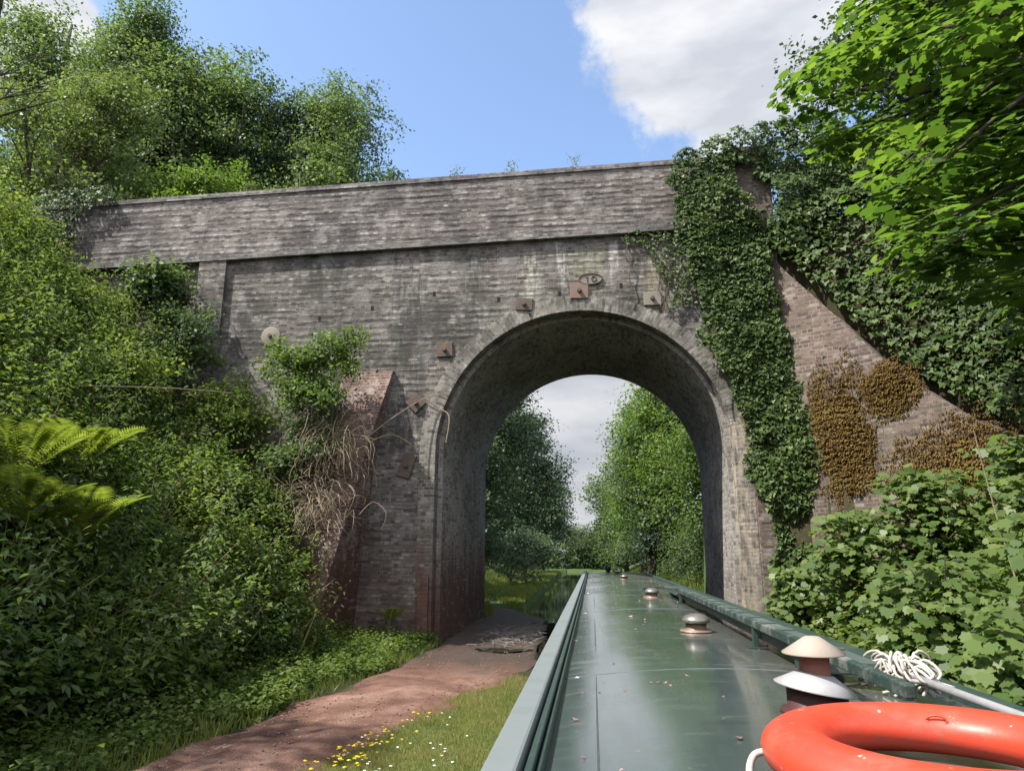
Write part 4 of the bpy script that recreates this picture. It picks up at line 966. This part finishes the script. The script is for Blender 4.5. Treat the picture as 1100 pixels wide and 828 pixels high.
shrub('hawthorn scrub filling the wall corner between the pilaster and the bright hawthorn', (-8.1, 14.5, 5.0), (1.3,.6,1.0), 280, L_BANK, .09, tint=(.15,1))
shrub('elder scrub hiding the foot of the left pilaster', (-9.4, 14.6, 6.6), (.9,.55,1.3), 280, L_MID, .10)
shrub('light green scrub under the recessed wall at the far left', (-12.9, 14.6, 8.0), (1.5,.7,1.0), 260, L_BRIGHT, .09)
shrub('leafy mound halfway up the left bank below the pilaster', (-9.4, 12.4, 5.3), (1.2,.9,.8), 220, L_BANK, .10, tint=(.2,1))
shrub('bramble mound low on the left bank near the buttress', (-7.4, 12.8, 3.4), (1.0,.9,.8), 240, L_BANK, .10, tint=(.1,1))
shrub('dense green thicket at the left edge of the photo below the ferns', (-7.0, 7.2, 2.4), (.8,1.0,.7), 220, L_BANK, .10, tint=(0,.6))
shrub('dark bramble bush smothering the foot of the buttress', (-6.45, 12.8, 1.4), (.7,.6,.9), 300, L_BANK, .10, tint=(0,.7))
shrub('bramble growth covering the left half of the buttress slope', (-6.4, 13.6, 2.7), (.6,.5,.9), 300, L_BANK, .10, tint=(.1,.9))
shrub('leafy bramble below the dead stems on the buttress', (-6.25, 14.2, 3.8), (.55,.45,.8), 300, L_MID, .09, tint=(.1,1))
shrub('dense dark bush crowding over the end of the parapet behind the ivy', (6.2, 16.9, 10.9), (2.3,1.0,1.5), 330, L_DARK, .11, tint=(.1,1))
# small weeds along the coping
for i, (x, h, lb_) in enumerate([(-3.15,.35,'wispy weed on the coping left of centre of the parapet'), (-1.75,.42,'small green sprig on the coping above the arch haunch'), (-.2,.45,'upright weed on the coping directly above the arch crown'), (-7.2,.5,'tall pale weed on the coping where the trees meet the sky'), (-8.6,.35,'low weed on the coping in front of the left trees')]):
    r = empty('wall_weed', (x, YB+.1, para_top(x)), lb_, 'weed', 'weeds on the coping'); n = 60
    P = np.stack([RNG.normal(0,.10,n), RNG.normal(0,.05,n), RNG.random(n)**1.2*h], 1)
    leaf_obj('leaves', P, RNG.normal(size=(n,3))+np.array([0,-.5,.8]), .06, 'rhomb', L_MID, r)
    for _ in range(4):
        bm = bmesh.new(); limb_mesh(bm, (random.gauss(0,.03),0,-.02), (random.gauss(0,.12),random.gauss(0,.04),h), .005, .002, .1, 3); from_bm('stem', bm, STEM, r)
# dead stems on the wall left of the arch and on the right bank
bm = bmesh.new()
for pts in ([(-4.85,14.75,4.6),(-4.4,15.1,5.1),(-3.75,15.4,5.6),(-3.2,15.5,5.75)], [(-4.85,14.75,4.5),(-4.35,15.1,4.75),(-3.9,15.4,4.5)], [(-3.75,15.5,5.65),(-3.4,15.52,5.4),(-3.15,15.45,5.2),(-3.2,15.4,4.6)], [(-4.9,14.7,4.4),(-4.7,14.9,4.1),(-4.62,15.0,3.6)]):
    tube(bm, smooth(pts, 4), .013, 5)
tag(from_bm('dead_vine', bm, STEM), 'bare pale vine stems straggling from the buttress across the left pier', 'dead vine')
bm = bmesh.new(); limb_mesh(bm, (4.75,8.6,1.0), (4.45,8.7,3.6), .012, .006, .05); tag(from_bm('dry_stalk', bm, STEM), 'long dry stalk leaning among the saplings on the right bank', 'dry stalk')
bm = bmesh.new(); limb_mesh(bm, (-8.9,10.5,4.9), (-6.6,12.2,5.1), .012, .005, .08); tag(from_bm('dry_stalk', bm, STEM), 'thin bare stalk arching over the left bank foliage', 'dry stalk')

# ------------------------------------------------------------------ sycamore saplings on the right bank
def sapling(label, base, h, w, n, mat=L_SAP, leaf=.125, group='sycamore saplings on the right bank', tint=(0,1)):
    h *= .72; n = int(n*1.7); r = empty('sycamore_sapling', base, label, 'sapling', group); bm = bmesh.new(); P, N, D, T = [], [], [], []
    for k in range(n):
        a = random.random()*6.28; t = random.random()**.8; hh = h*(.15+.85*t); rad = w*(1.05-.55*t)*random.uniform(.5,1.1)
        tip = Vector((math.cos(a)*rad-.15*hh*.3, math.sin(a)*rad, hh+random.uniform(-.1,.1))); st = Vector((0,0,hh*.55))
        q = limb_mesh(bm, st, tip, .012, .004, .08, 4)
        for j in range(9):
            b = random.random()*6.28; rr = random.random()**.5*.30
            P.append(tip+Vector((math.cos(b)*rr, math.sin(b)*rr, random.gauss(0,.05)-rr*.25))); N.append((math.cos(b)*.35-.15, math.sin(b)*.35-.35, 1)); D.append((math.cos(b), math.sin(b), -.5)); T.append(.15*t)
    limb_mesh(bm, (0,0,-.2), (0,0,h*.9), .025, .01, .05); from_bm('stems', bm, BARK, r)
    n_ = len(P); N = np.array(N)+RNG.normal(size=(n_,3))*.34
    leaf_obj('leaves', np.array([tuple(p) for p in P]), N, leaf*(.55+.7*RNG.random(n_)), 'palm', mat, r, np.clip(tints(n_, *tint)+np.array(T), 0, 1), np.array(D))
    return r
sap = [('tallest sycamore sapling just right of the ivy foot', (4.3,12.4), 2.6, .8, 80), ('pale sycamore sapling below the tall moss patch', (5.2,11.6), 2.5, .9, 90),
       ('broad sycamore sapling beside the gangplank end', (4.0,9.0), 1.9, .8, 80), ('sycamore sapling under the wide brown moss patch', (6.2,10.6), 2.3, .9, 85),
       ('low spreading sycamore sapling behind the mop', (3.9,6.8), 1.5, .8, 80), ('bushy sycamore sapling near the right edge of the photo', (4.7,7.4), 1.9, .85, 85),
       ('light green sapling overhanging the water at the arch foot', (3.75,13.6), 2.0, .55, 55), ('nearest sycamore sapling at the lower right of the photo', (3.7,5.2), 1.1, .75, 70),
       ('dense sapling at the right edge under the fern', (5.6,8.8), 2.0, .9, 85)]
for lb_, (x, y), h, w, n in sap: sapling(lb_, (x, y, gz(x, y)), h, w, n)

# ------------------------------------------------------------------ the overhanging sycamore, right
syc = empty('sycamore_tree', (10.5, 9.5, gz(10.5, 9.5)), 'large leafy sycamore overhanging the canal from the right', 'tree')
SB = Vector(syc.location); bm = bmesh.new(); P, N, D, T = [], [], [], []
trunk_top = Vector((9.6, 9.0, 15)); limb_mesh(bm, Vector((0,0,-.4)), trunk_top-SB, .38, .12, .03, 8)
random.seed(21)
def spray(tip, start, n, rad, tlo):
    q = limb_mesh(bm, start-SB, tip-SB, .05, .008, .06, 6); d0 = (tip-start).normalized()
    for j in range(n):
        t = 1-random.random()**1.6*.55; c = start.lerp(tip, t); b = random.random()*6.28; rr = rad*random.random()**.6*(1.25-t*.55)
        sag = Vector((math.cos(b)*rr, math.sin(b)*rr, -rr*.32+random.gauss(0,.05)))
        p = c+sag; P.append(p-SB); N.append((math.cos(b)*.25-.15, math.sin(b)*.25-.1, 1)); D.append((math.cos(b)+d0.x*.8, math.sin(b)+d0.y*.8, -.55)); T.append(tlo)
F_, T_, Y_ = 760, math.radians(13.32), math.radians(6.36)
tips = []
# tips of the boughs, laid out in the space between the trunk and the canal
for k in range(210):
    y = random.uniform(6.0, 11.0); z = random.uniform(3.9, 13.0) if k < 160 else random.uniform(4.2, 6.8)
    zn = (z-EYE)/y                                              # height of the bough as a slope from the water line
    xe = y*np.interp(zn, [.28, .40, .50, .60, .72, .80, 1.3], [.62, .50, .40, .345, .315, .345, .36])
    xe += .25+(fbm(np.array([z*.8]), np.array([y*.6]))[0]-.5)*1.3
    x = xe+random.random()**1.3*4.0
    tips.append(Vector((x, y, z)))
for tp in tips:
    st = Vector((min(tp.x+random.uniform(2.0,3.2), 9.8), tp.y+random.uniform(-.6,1.4), tp.z+random.uniform(.5,1.6)))
    spray(tp, st, 125, .60, random.gauss(0,.14))
for k in range(16):
    st = Vector((9.9, 9.2, random.uniform(5, 13))); tp = random.choice(tips); limb_mesh(bm, st-SB, tp.lerp(st, .4)-SB, .10, .04, .08, 6)
from_bm('trunk', bm, BARK_DARK, syc, True)
n_ = len(P); leaf_obj('crown', np.array([tuple(p) for p in P]), np.array(N)+RNG.normal(size=(n_,3))*.20, .145*(.5+.75*RNG.random(n_)), 'palm', L_SYC, syc, np.clip(tints(n_)+np.array(T), 0, 1), np.array(D))

# ------------------------------------------------------------------ trees
def blobs(c, r, n, jit=.8, s=.56):
    out = [(c[0], c[1], c[2], r[0]*s, r[1]*s, r[2]*s)]
    for k in range(n):
        u = Vector((random.gauss(0,1), random.gauss(0,1), random.gauss(0,1))).normalized(); q = random.uniform(.45, 1)*jit
        sc = s*random.uniform(.65, 1.05)*(1-.25*q); out.append((c[0]+u.x*r[0]*q, c[1]+u.y*r[1]*q, c[2]+u.z*r[2]*q, r[0]*sc, r[1]*sc, r[2]*sc))
    return out
random.seed(8)
# behind the bridge, upper left
G_ = 'trees above the left parapet'
tree('tall mid green tree in the middle of the trees above the left parapet', (-18.5,30,2), blobs((-18.6,29,21.0),(4.4,3.0,9.0),12), .18, 66, L_MID, BARK, .35, group=G_)
tree('tallest pale green tree whose top leaves the photo at the upper left', (-24,30,2), blobs((-23.2,29,22.0),(4.6,3.0,9.4),12), .18, 66, L_MID, BARK, .35, group=G_)
tree('rounded bluish green tree right of the tallest tree above the left parapet', (-14.5,32,2), blobs((-14.6,31,19.5),(4.6,3.0,9.0),12), .18, 66, L_BLUE, BARK, .32, group=G_)
tree('tree whose crown steps down to the sky at the right end of the left trees', (-10.5,30,2), blobs((-12.2,29,16.6),(4.0,3.0,6.6),11), .17, 70, L_MID, BARK, .28, group=G_)
tree('lowest rounded tree against the sky above the parapet', (-9.0,28,3), blobs((-9.4,27.5,14.2),(2.9,2.6,4.4),8), .15, 74, L_DARK, BARK, .22, group=G_)
tree('light green maple in front of the tall trees behind the parapet', (-15.2,24,7), blobs((-15.0,24,14.2),(3.8,1.6,3.8),9), .15, 80, L_BRIGHT, BARK, .2, group=G_)
tree('yellow green hawthorn spilling over the left end of the parapet', (-17.5,19.5,8), blobs((-16.0,18.5,14.0),(3.5,1.8,4.0),9), .13, 90, L_YELLOW, BARK, .22, group=G_)
tree('pale green tree at the far left edge behind the bridge', (-23,24,7), blobs((-21.0,22.5,17.5),(3.9,2.2,6.4),10), .15, 66, L_MID, BARK, .28, group=G_)
# nearer bare limbs at the left edge
lt = empty('bare_tree', (-13.2, 11.6, gz(-13.2,11.6)), 'sparse tree with bare dark twigs at the left edge of the photo', 'tree'); bm = bmesh.new(); LB = Vector(lt.location)
pts = limb_mesh(bm, Vector((-.3,0,-.3)), Vector((-10.95,11.6,14.6))-LB-Vector((1.4,0,0)), .16, .04, .05, 8)
tipsL = []
for k in range(13):
    st = pts[random.randint(3, 8)]; e = st+Vector((random.uniform(-.2,2.0), random.uniform(-1,.6), random.uniform(-.5,2.0))); q = limb_mesh(bm, st, e, .035, .008, .15, 5)
    for _ in range(4):
        e2 = q[random.randint(2,5)]+Vector((random.gauss(0,.5), random.gauss(0,.4), random.gauss(.2,.5))); limb_mesh(bm, q[3], e2, .012, .004, .15, 4); tipsL.append(e2)
from_bm('trunk', bm, BARK_DARK, lt)
Pp = np.array([tuple(t_) for t_ in tipsL]); Pp = np.repeat(Pp, 14, 0)+RNG.normal(size=(len(Pp)*14,3))*.22
leaf_obj('crown', Pp, RNG.normal(size=Pp.shape)+np.array([0,0,.8]), .08, 'rhomb', L_MID, lt)

# the cutting beyond the arch
random.seed(31)
def row(lbls, specs, group):
    for lb_, (x, y, z, rx, rz, mat, leaf, dens) in zip(lbls, specs):
        tree(lb_, (x, y, gz(x, y)), blobs((x, y, z), (rx, rx, rz), 8), leaf, dens, mat, BARK_DARK, .2+.01*rz, group=group, cl=.24)
row(['dark green tree filling the left side of the arch opening', 'dark tree behind the nearest left tree, its branches reaching over the water', 'second dark tree along the left bank beyond the arch', 'smaller dark tree before the sky gap left of the canal', 'distant tree at the end of the left row'],
    [(-6.1,29,6.4,2.7,6.0,L_DARK,.14,90), (-6.6,38,8.5,3.5,8.0,L_DARK,.17,66), (-7.1,50,8.5,4.2,8.2,L_DARK,.20,50), (-6.3,66,8.0,4.3,7.6,L_DARK,.25,36), (-6.6,92,8,4.8,7.0,L_DARK,.32,24)], 'left trees beyond the arch')
row(['bright green tree on the right inside the arch opening', 'tall pale green tree beneath the right side of the arch crown', 'dark conifer like tree in the middle of the right row', 'green tree on the right bank nearer the canal end', 'bushy distant tree right of the canal vanishing point', 'far tree closing the right row'],
    [(6.4,29,5.2,3.2,5.0,L_BRIGHT,.14,90), (4.6,40,10.4,3.7,9.2,L_BRIGHT,.18,62), (3.5,45,7.0,2.5,6.6,L_BLUE,.18,70), (3.7,56,7.8,4.0,8.0,L_BRIGHT,.22,46), (3.2,72,7.0,4.4,7.2,L_MID,.26,34), (3.0,96,6.8,5.0,7.0,L_MID,.32,24)], 'right trees beyond the arch')
tree('small yellowish tree at the end of the canal', (-2.2,140,1), blobs((-2.2,140,3.6),(4.2,3,3.6),8), .36, 22, L_YELLOW, BARK, .2, group='end of the canal'); tree('round green tree behind the end of the canal', (7,125,1), blobs((7,125,6),(7,4,6.5),8), .45, 16, L_MID, BARK, .3, group='end of the canal')
for lb_, x, y, z, r_, rz, m_ in [('wide bush closing the canal at its far bend', -1.0,91,1.0,3.2,3.0,L_MID), ('dark bush on the left of the far canal bend', -5.5,90,1.4,3.2,3.2,L_DARK), ('green bush on the right of the far canal bend', 4.6,90,1.5,3.4,3.2,L_MID), ('hazy green bush between the far rows of trees', 1.6,95,2.0,3.4,3.6,L_YELLOW),
    ('bush under the second right tree row beyond the arch', 5.0,78,2.4,2.6,2.6,L_DARK), ('bush under the left row far along the grass bank', -5.6,58,2.2,2.2,2.4,L_DARK), ('bush under the left row near its far end', -6.2,76,2.4,2.6,2.6,L_MID)]:
    tree(lb_, (x, y, gz(x, y)), blobs((x, y, z), (r_, 2.4, rz), 6), .30, 30, m_, BARK, .1, 'shrub', 'shrub', 'bushes at the far end of the canal')
tree('dark hedge tree closing the canal on the left', (-12,130,1), blobs((-12,130,6.5),(9,4,7),8), .45, 16, L_DARK, BARK, .3, group='end of the canal')
for lb_, x, y, z, r_, rz, m_, ds in [('low bright bush beside the right pier seen through the arch', 5.4,25.5,2.6,1.2,1.7,L_YELLOW,150), ('green bush on the far bank beyond the boat bow', 5.0,33,2.4,1.8,2.0,L_MID,110), ('dark bush at the water edge beyond the bow', 4.7,46,2.4,2.0,2.2,L_DARK,70), ('green bush behind the bow farther along the bank', 4.4,62,2.6,2.4,2.4,L_MID,45)]:
    shrub(lb_, (x, y, z), (r_, r_, rz), ds, m_, .11 if y < 40 else .18, group='bushes on the far right bank')
for lb_, x, y, z, r_, rz, m_, ds in [('dark bush at the back of the grass bank beyond the arch', -5.6,25.5,2.2,1.2,1.8,L_DARK,150), ('second dark bush along the left grass bank', -5.2,33,2.0,1.5,1.8,L_DARK,100), ('bush farther along the left grass bank', -5.0,44,2.0,1.9,2.0,L_BLUE,70)]:
    shrub(lb_, (x, y, z), (r_, r_, rz), ds, m_, .11 if y < 40 else .17, group='bushes on the left bank beyond the arch')
# trees on the right embankment
tree('dark tree behind the ivy on the right embankment', (10.5,19,9.7), blobs((10.0,18.5,14.0),(4.2,2.4,4.6),9), .15, 70, L_DARK, BARK_DARK, .3)
tree('dark undergrowth tree in shade at the right edge below the sycamore', (9.8,11.5,gz(9.8,11.5)), blobs((9.2,11.8,7.4),(2.4,1.6,2.6),8), .13, 90, L_DARK, BARK_DARK, .2)
# unseen tree added so that its shade dapples the lower bank and path
tree('leafy ash tree added unseen on the left bank to cast shade', (-13.0,2.4,gz(-13,2.4)), blobs((-12.0,1.5,13.0),(2.5,2.8,2.2),9,.85,.42), .16, 40, L_MID, BARK, .28)
